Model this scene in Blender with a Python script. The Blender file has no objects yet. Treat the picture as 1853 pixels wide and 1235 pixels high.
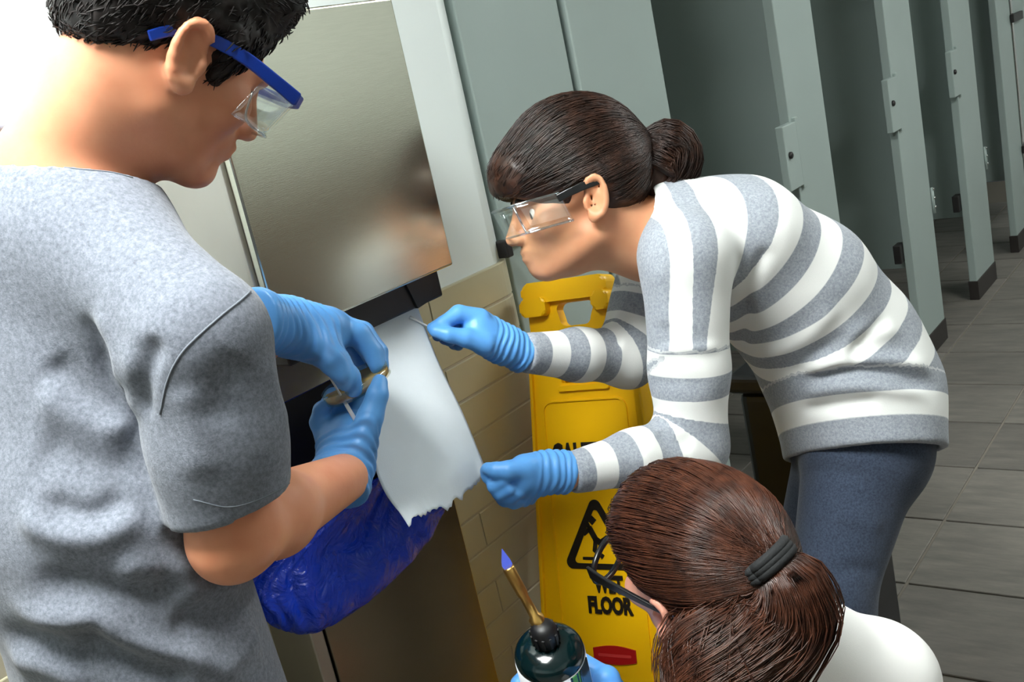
import bpy, bmesh, math, random
import numpy as np
from mathutils import Vector, Matrix, noise
from mathutils.bvhtree import BVHTree

random.seed(7)
np.random.seed(7)
SC = bpy.context.scene
COL = SC.collection

# ------------------------------------------------------------------ camera
FPX = 1910.0                       # focal length in pixels of the 1853 x 1235 frame
CXY = (926.5, 617.5)
CAM_H = 1.4
ROT = np.array([[0.57770036, 0.32482168, -0.74883454],
                [-0.78895473, -0.0130507, -0.61431272],
                [-0.20931491, 0.94568523, 0.24873021]])     # world = ROT @ camera
EYE = np.array([0.0, 0.0, CAM_H])
cam_d = bpy.data.cameras.new('camera')
cam_d.sensor_width = 36.0
cam_d.lens = 36.0 * FPX / 1853.0
cam_d.clip_start = 0.02
cam = bpy.data.objects.new('camera', cam_d)
COL.objects.link(cam)
M4 = Matrix([list(ROT[0]) + [0], list(ROT[1]) + [0], list(ROT[2]) + [CAM_H], [0, 0, 0, 1]])
cam.matrix_world = M4
SC.camera = cam

# ------------------------------------------------------------------ world, exposure
w = bpy.data.worlds.new('world')
SC.world = w
w.use_nodes = True
w.node_tree.nodes['Background'].inputs[0].default_value = (0.8, 0.9, 1.0, 1)
w.node_tree.nodes['Background'].inputs[1].default_value = 0.05
SC.view_settings.view_transform = 'Standard'
SC.view_settings.look = 'None'
SC.view_settings.gamma = 1.0
SC.view_settings.use_curve_mapping = False
SC.view_settings.exposure = 0.0
# ceiling fixtures: (x, y, half x, half y, strength); their meshes are built with the ceiling
CEIL_Z = 2.55
LAMPS = [(0.12, 0.70, 0.30, 0.36, 60.0), (3.1, -0.50, 0.60, 0.30, 22.0), (5.6, -0.65, 0.60, 0.30, 14.0)]


# ------------------------------------------------------------------ helpers
def ray(px, py):
    return ROT @ np.array([(px - CXY[0]) / FPX, -(py - CXY[1]) / FPX, -1.0])


def at(px, py, d):
    """point seen at a photo pixel, d metres in front of the lens plane"""
    return EYE + ray(px, py) * d


def cdir(x, y, z):
    v = ROT @ np.array([x, y, z], float)
    return v / np.linalg.norm(v)


def nrm(v):
    v = np.asarray(v, float)
    return v / np.linalg.norm(v)


def lin(r, g, b):
    def f(c):
        c /= 255.0
        return c / 12.92 if c <= 0.04045 else ((c + 0.055) / 1.055) ** 2.4
    return (f(r), f(g), f(b), 1.0)


def setp(o, label=None, cat=None, group=None, kind=None):
    if label: o['label'] = label
    if cat: o['category'] = cat
    if group: o['group'] = group
    if kind: o['kind'] = kind
    return o


def parent_to(o, p):
    o.parent = p
    o.matrix_parent_inverse = p.matrix_basis.inverted() if p.parent is None else (p.parent.matrix_basis @ p.matrix_parent_inverse @ p.matrix_basis).inverted()
    return o


def empty(name, loc, label, cat, group=None):
    o = bpy.data.objects.new(name, None)
    COL.objects.link(o)
    o.location = loc
    o.empty_display_size = 0.05
    return setp(o, label, cat, group)


def mesh_obj(name, me, mat=None, parent=None, smooth=False):
    o = bpy.data.objects.new(name, me)
    COL.objects.link(o)
    if mat is not None and len(me.materials) == 0:
        me.materials.append(mat)
    if smooth:
        me.polygons.foreach_set('use_smooth', [True] * len(me.polygons))
    if parent is not None:
        if parent.parent is None and parent.type == 'MESH' and parent.matrix_basis == Matrix.Identity(4):
            o.parent = parent
        else:
            parent_to(o, parent)
    return o


def pydata(name, verts, faces, mat=None, parent=None, smooth=False):
    me = bpy.data.meshes.new(name)
    me.from_pydata([tuple(map(float, v)) for v in verts], [], [tuple(map(int, f)) for f in faces])
    me.validate()
    bm = bmesh.new(); bm.from_mesh(me)
    bmesh.ops.recalc_face_normals(bm, faces=bm.faces)
    bm.to_mesh(me); bm.free()
    return mesh_obj(name, me, mat, parent, smooth)


def bm_box(bm, lo, hi, bevel=0.0, seg=2):
    lo = np.minimum(lo, hi) if False else lo
    vs = [bm.verts.new((x, y, z)) for x in (lo[0], hi[0]) for y in (lo[1], hi[1]) for z in (lo[2], hi[2])]
    q = [(0, 1, 3, 2), (4, 6, 7, 5), (0, 4, 5, 1), (2, 3, 7, 6), (0, 2, 6, 4), (1, 5, 7, 3)]
    fs = [bm.faces.new([vs[i] for i in f]) for f in q]
    if bevel > 0:
        es = list({e for f in fs for e in f.edges})
        bmesh.ops.bevel(bm, geom=es, offset=bevel, segments=seg, affect='EDGES', profile=0.5)


def from_bm(name, bm, mat, parent=None, smooth=False):
    bmesh.ops.recalc_face_normals(bm, faces=bm.faces)
    me = bpy.data.meshes.new(name)
    bm.to_mesh(me); bm.free()
    return mesh_obj(name, me, mat, parent, smooth)


def box(name, lo, hi, mat, parent=None, bevel=0.0, seg=2):
    bm = bmesh.new()
    bm_box(bm, lo, hi, bevel, seg)
    return from_bm(name, bm, mat, parent)


def frame_box(name, o, ax, lo, hi, mat, parent=None, bevel=0.0, seg=2):
    """box in a local frame: origin o, axes ax = (u, v, w)"""
    bm = bmesh.new()
    bm_box(bm, lo, hi, bevel, seg)
    for v in bm.verts:
        v.co = Vector(o + ax[0] * v.co.x + ax[1] * v.co.y + ax[2] * v.co.z)
    return from_bm(name, bm, mat, parent)


def prism(name, pts, o, ax, t0, t1, mat, parent=None, bevel=0.0):
    """polygon pts (u, v) extruded along w from t0 to t1 in frame"""
    bm = bmesh.new()
    a = [bm.verts.new(Vector(o + ax[0] * p[0] + ax[1] * p[1] + ax[2] * t0)) for p in pts]
    b = [bm.verts.new(Vector(o + ax[0] * p[0] + ax[1] * p[1] + ax[2] * t1)) for p in pts]
    n = len(pts)
    bm.faces.new(a[::-1]); top = bm.faces.new(b)
    for i in range(n):
        bm.faces.new((a[i], a[(i + 1) % n], b[(i + 1) % n], b[i]))
    if bevel > 0:
        bmesh.ops.bevel(bm, geom=list(top.edges), offset=bevel, segments=2, affect='EDGES', profile=0.5)
    return from_bm(name, bm, mat, parent)


def ring_prism(name, outer, inner, o, ax, t0, t1, mat, parent=None):
    """two closed outlines of equal length: a plate with a hole"""
    n = len(outer)
    vs = []
    for t in (t0, t1):
        for L in (outer, inner):
            vs += [o + ax[0] * p[0] + ax[1] * p[1] + ax[2] * t for p in L]
    fs = []
    for i in range(n):
        j = (i + 1) % n
        fs += [(i, j, n + j, n + i), (2 * n + i, 3 * n + i, 3 * n + j, 2 * n + j),
               (i, 2 * n + i, 2 * n + j, j), (n + i, n + j, 3 * n + j, 3 * n + i)]
    return pydata(name, vs, fs, mat, parent)


def frame_from(axis):
    a = nrm(axis)
    r = np.array([0, 0, 1.0]) if abs(a[2]) < 0.9 else np.array([1.0, 0, 0])
    u = nrm(np.cross(a, r)); v = np.cross(a, u)
    return u, v, a


def tube_data(pts, rad, n=8, cap=True):
    pts = [np.asarray(p, float) for p in pts]
    m = len(pts)
    if np.isscalar(rad): rad = [rad] * m
    vs, fs = [], []
    u = None
    for i in range(m):
        t = nrm(pts[min(i + 1, m - 1)] - pts[max(i - 1, 0)])
        if u is None:
            u = frame_from(t)[0]
        else:
            u = nrm(u - t * np.dot(u, t))
        v = np.cross(t, u)
        for k in range(n):
            a = 2 * math.pi * k / n
            vs.append(pts[i] + rad[i] * (u * math.cos(a) + v * math.sin(a)))
    for i in range(m - 1):
        for k in range(n):
            k2 = (k + 1) % n
            fs.append((i * n + k, i * n + k2, (i + 1) * n + k2, (i + 1) * n + k))
    if cap:
        fs.append(tuple(range(n))[::-1])
        fs.append(tuple((m - 1) * n + k for k in range(n)))
    return vs, fs


def tube(name, pts, rad, mat, parent=None, n=10):
    vs, fs = tube_data(pts, rad, n)
    return pydata(name, vs, fs, mat, parent, True)


def lathe(name, o, axis, prof, mat, parent=None, n=32):
    """prof: list of (radius, height along axis)"""
    u, v, a = frame_from(axis)
    vs, fs = [], []
    for r, h in prof:
        for k in range(n):
            t = 2 * math.pi * k / n
            vs.append(o + a * h + r * (u * math.cos(t) + v * math.sin(t)))
    m = len(prof)
    for i in range(m - 1):
        for k in range(n):
            k2 = (k + 1) % n
            fs.append((i * n + k, i * n + k2, (i + 1) * n + k2, (i + 1) * n + k))
    fs.append(tuple(range(n))[::-1]); fs.append(tuple((m - 1) * n + k for k in range(n)))
    return pydata(name, vs, fs, mat, parent, True)


def spline(pts, n):
    """Catmull-Rom through pts, n samples"""
    P = [np.asarray(p, float) for p in pts]
    P = [2 * P[0] - P[1]] + P + [2 * P[-1] - P[-2]]
    m = len(P) - 3
    out = []
    for s in np.linspace(0, m, n):
        i = min(int(s), m - 1); t = s - i
        a, b, c, d = P[i:i + 4]
        out.append(0.5 * ((2 * b) + (-a + c) * t + (2 * a - 5 * b + 4 * c - d) * t * t + (-a + 3 * b - 3 * c + d) * t ** 3))
    return out


# ------------------------------------------------------------------ materials
def new_mat(name):
    m = bpy.data.materials.new(name)
    m.use_nodes = True
    nt = m.node_tree
    return m, nt, nt.nodes['Principled BSDF']


def node(nt, kind, **kw):
    n = nt.nodes.new(kind)
    for k, v in kw.items():
        setattr(n, k, v)
    return n


def mat_basic(name, col, rough=0.5, metal=0.0, var=0.0, vscale=8.0, bump=0.0, bscale=200.0, stretch=(1, 1, 1), spec=0.5, sss=0.0, sssr=(0.01, 0.005, 0.003), coat=0.0, col2=None, detail=4.0):
    m, nt, b = new_mat(name)
    b.inputs['Base Color'].default_value = col
    b.inputs['Roughness'].default_value = rough
    b.inputs['Metallic'].default_value = metal
    b.inputs['Specular IOR Level'].default_value = spec
    b.inputs['Coat Weight'].default_value = coat
    if sss:
        b.inputs['Subsurface Weight'].default_value = sss
        b.inputs['Subsurface Radius'].default_value = sssr
        b.inputs['Subsurface Scale'].default_value = 1.0
    if var or bump:
        tc = node(nt, 'ShaderNodeTexCoord')
        mp = node(nt, 'ShaderNodeMapping')
        mp.inputs['Scale'].default_value = stretch
        nt.links.new(tc.outputs['Object'], mp.inputs[0])
    if var:
        nz = node(nt, 'ShaderNodeTexNoise')
        nz.inputs['Scale'].default_value = vscale
        nz.inputs['Detail'].default_value = detail
        nt.links.new(mp.outputs[0], nz.inputs['Vector'])
        rp = node(nt, 'ShaderNodeValToRGB')
        c = np.array(col[:3])
        c2 = np.array(col2[:3]) if col2 else c * (1 - var)
        rp.color_ramp.elements[0].position = 0.3
        rp.color_ramp.elements[1].position = 0.7
        rp.color_ramp.elements[0].color = tuple(c2) + (1,)
        rp.color_ramp.elements[1].color = tuple(c * (1 + (0 if col2 else var))) + (1,)
        nt.links.new(nz.outputs['Fac'], rp.inputs[0])
        nt.links.new(rp.outputs[0], b.inputs['Base Color'])
    if bump:
        nb = node(nt, 'ShaderNodeTexNoise')
        nb.inputs['Scale'].default_value = bscale
        nb.inputs['Detail'].default_value = 3
        nt.links.new(mp.outputs[0], nb.inputs['Vector'])
        bp = node(nt, 'ShaderNodeBump')
        bp.inputs['Strength'].default_value = bump
        bp.inputs['Distance'].default_value = 0.002
        nt.links.new(nb.outputs['Fac'], bp.inputs['Height'])
        nt.links.new(bp.outputs[0], b.inputs['Normal'])
    return m


def mat_emit(name, col, s):
    m = bpy.data.materials.new(name)
    m.use_nodes = True
    nt = m.node_tree
    nt.nodes.clear()
    e = node(nt, 'ShaderNodeEmission'); e.inputs[0].default_value = col; e.inputs[1].default_value = s
    o = node(nt, 'ShaderNodeOutputMaterial')
    nt.links.new(e.outputs[0], o.inputs[0])
    return m


MT = {}
MT['wall'] = mat_basic('wall_paint', lin(222, 230, 228), 0.55, var=0.02, vscale=3, bump=0.08, bscale=160)
MT['ceiling'] = mat_basic('ceiling_tile', lin(225, 225, 220), 0.8, bump=0.1, bscale=90)
MT['tile'] = mat_basic('glazed_tile', lin(184, 178, 150), 0.28, var=0.05, vscale=9, bump=0.05, bscale=60)
MT['grout'] = mat_basic('tile_grout', lin(178, 170, 148), 0.85, bump=0.2)
MT['steel'] = mat_basic('brushed_steel', lin(204, 202, 186), 0.23, metal=1.0, var=0.03, vscale=30, stretch=(1, 1, 14), bump=0.035, bscale=90)
MT['steel_dark_reflection'] = mat_basic('steel_reflection_darkened', lin(126, 117, 100), 0.27, metal=1.0, var=0.06, vscale=6)  # same steel for the bin door, a dark reflection put into its colour
MT['steel_side'] = mat_basic('satin_steel', lin(186, 182, 174), 0.42, metal=1.0, var=0.04, vscale=12)
MT['stall'] = mat_basic('stall_enamel', lin(152, 166, 162), 0.42, var=0.025, vscale=5, bump=0.04, bscale=300)
MT['shoe'] = mat_basic('pilaster_shoe_steel', lin(70, 66, 64), 0.4, metal=0.7)
MT['chrome'] = mat_basic('chrome', lin(215, 215, 215), 0.15, metal=1.0)
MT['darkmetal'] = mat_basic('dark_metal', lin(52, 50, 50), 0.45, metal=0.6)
MT['black'] = mat_basic('black_plastic', lin(20, 20, 22), 0.45)
MT['floor_grout'] = mat_basic('floor_grout', lin(120, 114, 104), 0.9, bump=0.2)
MT['paper'] = mat_basic('towel_paper', lin(214, 222, 228), 0.95, var=0.015, vscale=40, bump=0.12, bscale=700)
MT['yellow'] = mat_basic('yellow_plastic', lin(250, 192, 2), 0.38, var=0.02, vscale=5, bump=0.05, bscale=400)
MT['print'] = mat_basic('black_print', lin(22, 16, 10), 0.5)
MT['red'] = mat_basic('red_badge', lin(176, 20, 22), 0.35)
MT['redline'] = mat_basic('red_badge_relief', lin(206, 60, 58), 0.35)
MT['brass'] = mat_basic('brass', lin(228, 182, 104), 0.32, metal=1.0, var=0.08, vscale=60)
MT['tank'] = mat_basic('tank_green_enamel', lin(4, 26, 28), 0.14, coat=0.15)
MT['label_white'] = mat_basic('label_white', lin(226, 226, 232), 0.5)
MT['label_green'] = mat_basic('label_green', lin(96, 172, 70), 0.45)
MT['agar'] = mat_basic('agar', lin(172, 148, 88), 0.25, sss=0.2)
MT['stick'] = mat_basic('swab_stick', lin(240, 240, 238), 0.6)
MT['wains'] = mat_basic('brown_wall_tile', lin(84, 62, 44), 0.35, var=0.1, vscale=4)
MT['floor'] = None


def floor_tile_mat():
    m, nt, b = new_mat('slate_floor_tile')
    tc = node(nt, 'ShaderNodeTexCoord')
    oi = node(nt, 'ShaderNodeObjectInfo')
    mp = node(nt, 'ShaderNodeMapping'); mp.inputs['Scale'].default_value = (14, 3.0, 1)
    add = node(nt, 'ShaderNodeVectorMath', operation='ADD')
    nt.links.new(tc.outputs['Object'], mp.inputs[0])
    nt.links.new(mp.outputs[0], add.inputs[0])
    nt.links.new(oi.outputs['Location'], add.inputs[1])
    nz = node(nt, 'ShaderNodeTexNoise'); nz.inputs['Scale'].default_value = 1.4; nz.inputs['Detail'].default_value = 9; nz.inputs['Roughness'].default_value = 0.7
    nt.links.new(add.outputs[0], nz.inputs['Vector'])
    rp = node(nt, 'ShaderNodeValToRGB')
    rp.color_ramp.elements[0].position = 0.25; rp.color_ramp.elements[0].color = lin(88, 85, 81)
    rp.color_ramp.elements[1].position = 0.75; rp.color_ramp.elements[1].color = lin(130, 125, 117)
    nt.links.new(nz.outputs['Fac'], rp.inputs[0])
    mx = node(nt, 'ShaderNodeMix', data_type='RGBA', blend_type='MULTIPLY')
    mx.inputs[0].default_value = 1.0
    mr = node(nt, 'ShaderNodeMapRange'); mr.inputs['To Min'].default_value = 0.82; mr.inputs['To Max'].default_value = 1.1
    nt.links.new(oi.outputs['Random'], mr.inputs['Value'])
    nt.links.new(rp.outputs[0], mx.inputs[6]); nt.links.new(mr.outputs[0], mx.inputs[7])
    nt.links.new(mx.outputs[2], b.inputs['Base Color'])
    b.inputs['Roughness'].default_value = 0.5
    bp = node(nt, 'ShaderNodeBump'); bp.inputs['Strength'].default_value = 0.25; bp.inputs['Distance'].default_value = 0.003
    nt.links.new(nz.outputs['Fac'], bp.inputs['Height']); nt.links.new(bp.outputs[0], b.inputs['Normal'])
    return m


MT['floor'] = floor_tile_mat()

# ------------------------------------------------------------------ the room
WY = 1.2            # face of the wall that carries the towel cabinet
XE = 1.52           # its rounded end
XL, XR, YN, YF = -1.9, 7.4, -1.75, 2.8
TILE_TOP = 1.064


def bullnose_profile(face_y, end_x, r, back_y, n=8):
    pts = [(XL, face_y)]
    for i in range(n + 1):
        a = -math.pi / 2 + (math.pi / 2) * i / n
        pts.append((end_x - r + r * math.cos(a), face_y + r + r * math.sin(a)))
    pts += [(end_x, back_y), (end_x - 0.12, back_y), (end_x - 0.12, face_y + 0.14), (XL, face_y + 0.14)]
    return pts


E3 = (np.array([1.0, 0, 0]), np.array([0, 1.0, 0]), np.array([0, 0, 1.0]))
O0 = np.zeros(3)
wall_back = prism('wall_back', bullnose_profile(WY, XE, 0.06, YF), O0, E3, 0.0, CEIL_Z, MT['wall'])
for p in wall_back.data.polygons:
    p.use_smooth = abs(p.normal.z) < 0.5 and p.area < 0.05
setp(wall_back, kind='structure')
setp(box('wall_left', (XL - 0.1, YN, 0), (XL, WY, CEIL_Z), MT['wall']), kind='structure')
setp(box('wall_right', (XR, YN, 0), (XR + 0.1, YF, CEIL_Z), MT['wall']), kind='structure')
setp(box('wall_front', (XL, YN - 0.1, 0), (XR, YN, CEIL_Z), MT['wall']), kind='structure')
setp(box('wall_far', (XE, YF, 0), (XR, YF + 0.1, CEIL_Z), MT['wall']), kind='structure')
setp(box('ceiling', (XL, YN, CEIL_Z), (XR, YF, CEIL_Z + 0.1), MT['ceiling']), kind='structure')
setp(box('stall_light_blocker', (XE + 0.002, 1.19, 2.11), (XR, YF, 2.2), MT['ceiling']), kind='structure')  # unseen slab added to block overhead light and darken the stall interiors
floor = setp(box('floor', (XL, YN, -0.1), (XR, YF, -0.005), MT['floor_grout']), kind='structure')

# floor tiles, each its own piece, as far as the photo shows them
TP = 0.34
tile_me = None
for i in range(-1, 14):
    for j in range(-5, 6):
        x0 = 1.95 + TP * i; y0 = 0.83 + TP * j
        if x0 < 1.0 or (x0 + TP < XE + 0.02 and y0 + TP > WY):
            continue
        if y0 + TP > YF or x0 + TP > XR: continue
        if tile_me is None:
            bm = bmesh.new()
            bm_box(bm, (-TP / 2 + 0.004, -TP / 2 + 0.004, -0.008), (TP / 2 - 0.004, TP / 2 - 0.004, 0.0), 0.0015, 1)
            bmesh.ops.recalc_face_normals(bm, faces=bm.faces)
            tile_me = bpy.data.meshes.new('floor_tile'); bm.to_mesh(tile_me); bm.free()
            tile_me.materials.append(MT['floor'])
        o = bpy.data.objects.new('floor_tile', tile_me); COL.objects.link(o)
        o.parent = floor
        o.location = (x0 + TP / 2, y0 + TP / 2, 0)
# left part of the floor, under and behind the camera, one piece of the same tiling
o = box('floor_field', (XL, YN, -0.0045), (1.0 - 0.004 + 0.27, WY, -0.001), MT['floor']); o.parent = floor; o['kind'] = 'stuff'

# wall tiles: proud of the grout bed, in courses of 0.0667
grout_bed = prism('grout_bed', bullnose_profile(WY - 0.0072, XE + 0.0072, 0.0672, WY + 0.35), O0, E3, 0.0, TILE_TOP - 0.004, MT['grout'], wall_back)
CO = 0.0667
TL = 0.406
XB = 1.26            # start of the bullnose pieces


def tile_mesh(length):
    bm = bmesh.new()
    bm_box(bm, (0.0015, 0, 0.0015), (length - 0.0015, 0.010, CO - 0.0015), 0.002, 2)
    bmesh.ops.recalc_face_normals(bm, faces=bm.faces)
    me = bpy.data.meshes.new('wall_tile'); bm.to_mesh(me); bm.free()
    me.materials.append(MT['tile'])
    return me


def bullnose_mesh(x_start):
    r = 0.069
    n = 10
    pts = [(x_start + 0.0015, WY - 0.009)]
    for i in range(n + 1):
        a = -math.pi / 2 + (math.pi / 2) * i / n
        pts.append((XE + 0.009 - r + r * math.cos(a), WY - 0.009 + r + r * math.sin(a)))
    pts.append((XE + 0.009, WY + 0.15))
    inn = [(x_start + 0.0015, WY)] + [(XE - 0.06 + 0.06 * math.cos(-math.pi / 2 + math.pi / 2 * i / n), WY + 0.06 + 0.06 * math.sin(-math.pi / 2 + math.pi / 2 * i / n)) for i in range(n + 1)] + [(XE, WY + 0.15)]
    m = len(pts)
    vs, fs = [], []
    zl = [(0.0015, 0.0), (0.0035, 1.0), (CO - 0.0035, 1.0), (CO - 0.0015, 0.0)]
    for z, k in zl:
        for a, b in zip(pts, inn):
            if k: vs.append((a[0], a[1], z))
            else:
                d = nrm(np.array(b) - np.array(a)); vs.append((a[0] + d[0] * 0.002, a[1] + d[1] * 0.002, z))
    for z in (0.0015, CO - 0.0015):
        for b in inn: vs.append((b[0], b[1], z))
    for r_ in range(3):
        for i in range(m - 1):
            fs.append((r_ * m + i, r_ * m + i + 1, (r_ + 1) * m + i + 1, (r_ + 1) * m + i))
    for i in range(m - 1):
        fs.append((i, 4 * m + i, 4 * m + i + 1, i + 1)); fs.append((3 * m + i, 3 * m + i + 1, 5 * m + i + 1, 5 * m + i))
    for e in (0, m - 1):
        fs.append((e, m + e, 2 * m + e, 3 * m + e, 5 * m + e, 4 * m + e))
    me = bpy.data.meshes.new('bullnose_tile')
    me.from_pydata(vs, [], fs)
    bm = bmesh.new(); bm.from_mesh(me); bmesh.ops.recalc_face_normals(bm, faces=bm.faces); bm.to_mesh(me); bm.free()
    me.materials.append(MT['tile'])
    return me


t_full = tile_mesh(TL)
bn = [bullnose_mesh(XB), bullnose_mesh(XB - TL / 2)]
nrow = 16
for r_ in range(nrow):
    z = TILE_TOP - CO * (r_ + 1)
    if z < -0.01: break
    o = bpy.data.objects.new('bullnose_tile', bn[r_ % 2]); COL.objects.link(o)
    o.parent = wall_back; o.location = (0, 0, z)
    x = XB - (TL / 2 if r_ % 2 else 0)
    while x - TL > 0.15:
        x -= TL
        o = bpy.data.objects.new('wall_tile', t_full); COL.objects.link(o)
        o.parent = wall_back; o.location = (x, WY - 0.009, z)

# ------------------------------------------------------------------ ceiling fixtures
MT['lampframe'] = mat_basic('lamp_frame_white', lin(230, 230, 230), 0.4)
for i, (x, y, hx, hy, s) in enumerate(LAMPS):
    e = empty('ceiling_light', (x, y, CEIL_Z), ['long white ceiling light panel nearest the towel cabinet', 'long white ceiling light panel above the bending person', 'long white ceiling light panel over the far toilet stalls'][i], 'light', 'ceiling light panels')
    f = bmesh.new()
    for lo, hi in (((x - hx - 0.03, y - hy - 0.03), (x - hx, y + hy + 0.03)), ((x + hx, y - hy - 0.03), (x + hx + 0.03, y + hy + 0.03)),
                   ((x - hx, y - hy - 0.03), (x + hx, y - hy)), ((x - hx, y + hy), (x + hx, y + hy + 0.03))):
        bm_box(f, (lo[0], lo[1], CEIL_Z - 0.04), (hi[0], hi[1], CEIL_Z))
    from_bm('frame', f, MT['lampframe'], e)
    box('diffuser', (x - hx, y - hy, CEIL_Z - 0.03), (x + hx, y + hy, CEIL_Z - 0.005), mat_emit('lamp_diffuser', (0.97, 1.0, 0.975, 1), s), e)

# tan tiled wainscot on the wall behind the camera
o = box('wainscot', (XL, YN, 0), (XR, YN + 0.012, 1.2), MT['wains']); parent_to(o, bpy.data.objects['wall_front'])
o = box('wainscot', (XL, YN + 0.012, 0), (XL + 0.012, WY - 0.012, 1.2), MT['wains']); parent_to(o, bpy.data.objects['wall_left'])

# ------------------------------------------------------------------ toilet stalls
SY = 1.218
PIL = [(1.884, 2.237), (2.92, 3.20), (3.862, 4.16), (4.68, 5.0), (5.47, 5.74)]
PW = ['first toilet stall pilaster, right of the narrow dark door gap', 'second stall pilaster with a latch keeper, behind the striped sweater', 'third stall pilaster with its foot beside the bending person\'s hip', 'fourth stall pilaster, second from the right edge', 'last visible stall pilaster at the right edge']
P_TOP = 2.05
for i, (x0, x1) in enumerate(PIL):
    e = empty('stall_pilaster', ((x0 + x1) / 2, SY + 0.016, 0), 'grey-green ' + PW[i], 'stall post', 'toilet stall pilasters')
    box('panel', (x0, SY, 0.03), (x1, SY + 0.032, P_TOP), MT['stall'], e, 0.003)
    box('shoe', (x0 - 0.004, SY - 0.004, 0.0), (x1 + 0.004, SY + 0.036, 0.085), MT['shoe'], e, 0.002)
    if i in (1, 2, 3):
        k = box('latch_keeper', (x0 - 0.085, SY - 0.012, 0.89), (x0 + 0.012, SY + 0.012, 1.075), MT['stall'], e, 0.003)
        box('keeper_flange', (x0 + 0.014, SY - 0.010, 0.88), (x0 + 0.036, SY, 1.085), MT['stall'], k, 0.002)
        lathe('knob', np.array([x0 - 0.062, SY - 0.012, 0.99]), (0, -1, 0), [(0.010, 0), (0.010, 0.006), (0.006, 0.009)], MT['darkmetal'], k, 12)
        box('bracket', (x0 - 0.03, SY + 0.033, 0.40), (x0 + 0.03, SY + 0.06, 0.47), MT['darkmetal'], e, 0.003)
    if i in (0, 1, 2, 3):
        for z in (0.56, 1.62):
            hb = tube('hinge', [(x1 + 0.006, SY - 0.004, z - 0.05), (x1 + 0.006, SY - 0.004, z + 0.05)], 0.007, MT['stall'], e, 10)
            for q in range(3):
                lathe('stud', np.array([x1 + 0.004, SY - 0.011, z + 0.045 - 0.035 * q]), (0, -1, 0), [(0.006, 0), (0.005, 0.003), (0.002, 0.004)], MT['chrome'], hb, 10)

# partitions between stalls
for i, lab in ((1, 'first dark stall partition, behind the striped shoulders'), (2, 'second dark stall partition, behind the third pilaster'), (3, 'third stall partition ending above lit floor'), (4, 'last stall partition near the right edge')):
    xc = (PIL[i][0] + PIL[i][1]) / 2
    o = box('stall_partition', (xc - 0.013, SY + 0.034, 0.34), (xc + 0.013, YF, 1.80), MT['stall'], None, 0.002)
    setp(o, 'grey-green ' + lab, 'partition', 'toilet stall partitions')
# doors: the first is closed against the tiled wall, the others stand open inwards
d0 = empty('stall_door', (1.69, SY + 0.01, 0.3), 'closed grey stall door between the white wall end and the first pilaster', 'door', 'toilet stall doors')
box('panel', (XE + 0.012, SY + 0.002, 0.30), (1.858, SY + 0.028, 1.85), MT['stall'], d0, 0.003)
lt = box('latch_plate', (XE + 0.006, SY - 0.010, 1.075), (1.63, SY + 0.001, 1.135), MT['stall'], d0, 0.003)
box('latch_bolt', (1.484, WY - 0.018, 1.066), (1.502, WY + 0.012, 1.098), MT['darkmetal'], lt, 0.003)
for i, ang, lab in ((0, 90, 'open grey-green stall door turned in behind the first pilaster'), (1, 88, 'open grey-green stall door turned in behind the second pilaster'), (2, 52, 'half-open grey-green stall door inside the third opening'), (3, 85, 'open grey-green stall door turned in behind the fourth pilaster')):
    hx = PIL[i][1] + 0.014
    wd = PIL[i + 1][0] - hx - 0.03
    a = math.radians(ang)
    ax = (np.array([math.cos(a), math.sin(a), 0]), np.array([-math.sin(a), math.cos(a), 0]), E3[2])
    o = frame_box('stall_door', np.array([hx, SY + 0.034, 0]), ax, (0, -0.026, 0.34), (wd, 0, 1.80), MT['stall'], None, 0.002)
    setp(o, lab, 'door', 'toilet stall doors')
d5 = empty('stall_door', (6.0, SY + 0.01, 0.34), 'closed grey-green stall door with dark hinges at the right edge', 'door', 'toilet stall doors')
box('panel', (5.80, SY, 0.34), (6.42, SY + 0.026, 1.80), MT['stall'], d5, 0.003)
box('gap_light_strip', (5.755, SY - 0.004, 0.34), (5.79, SY + 0.02, 1.80), MT['chrome'], d5, 0.003)  # shiny strip standing in for bright light in the door gap
for z in (0.46, 1.10):
    box('hinge', (5.72, SY - 0.02, z - 0.02), (5.93, SY - 0.003, z + 0.02), MT['darkmetal'], d5, 0.003)
setp(box('stall_headrail', (XE + 0.012, SY - 0.004, P_TOP), (6.6, SY + 0.036, P_TOP + 0.05), MT['chrome'], None, 0.004), 'metal head rail running over the stall fronts', 'rail')
# ------------------------------------------------------------------ towel cabinet: dispenser over waste bin
CX0, CX1 = 0.784, 1.116
CY = 1.10            # front of the lower cabinet
DY = 0.99            # front of the dispenser
DZ0, DZ1 = 1.146, 1.518
cab = empty('towel_cabinet', (0.95, 1.15, 0.15), 'brushed steel wall cabinet with towel dispenser above a waste bin opening', 'dispenser')
box('dispenser_body', (CX0 + 0.004, DY + 0.016, DZ0 + 0.006), (CX1 - 0.004, WY - 0.012, DZ1 - 0.004), MT['steel_side'], cab, 0.003)
fd = box('dispenser_door', (CX0, DY, DZ0), (CX1, DY + 0.015, DZ1), MT['steel'], cab, 0.0035, 3)
box('door_trim', (CX0 - 0.004, DY + 0.017, DZ0), (CX0 + 0.003, DY + 0.024, DZ1), MT['steel_side'], cab, 0.001)
box('outlet_housing', (CX0 + 0.02, DY + 0.022, DZ0 - 0.042), (CX1 - 0.012, CY, DZ0 + 0.004), MT['darkmetal'], cab, 0.003)
# roll end cap that sticks out under the outlet
prism('outlet_guide', [(0, 0), (0.05, 0.0), (0.055, -0.012), (0.04, -0.035), (0.012, -0.038)], np.array([CX1 - 0.085, DY + 0.018, DZ0 - 0.004]), (E3[0], E3[2], E3[1]), 0.0, 0.05, MT['black'], cab)
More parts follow.
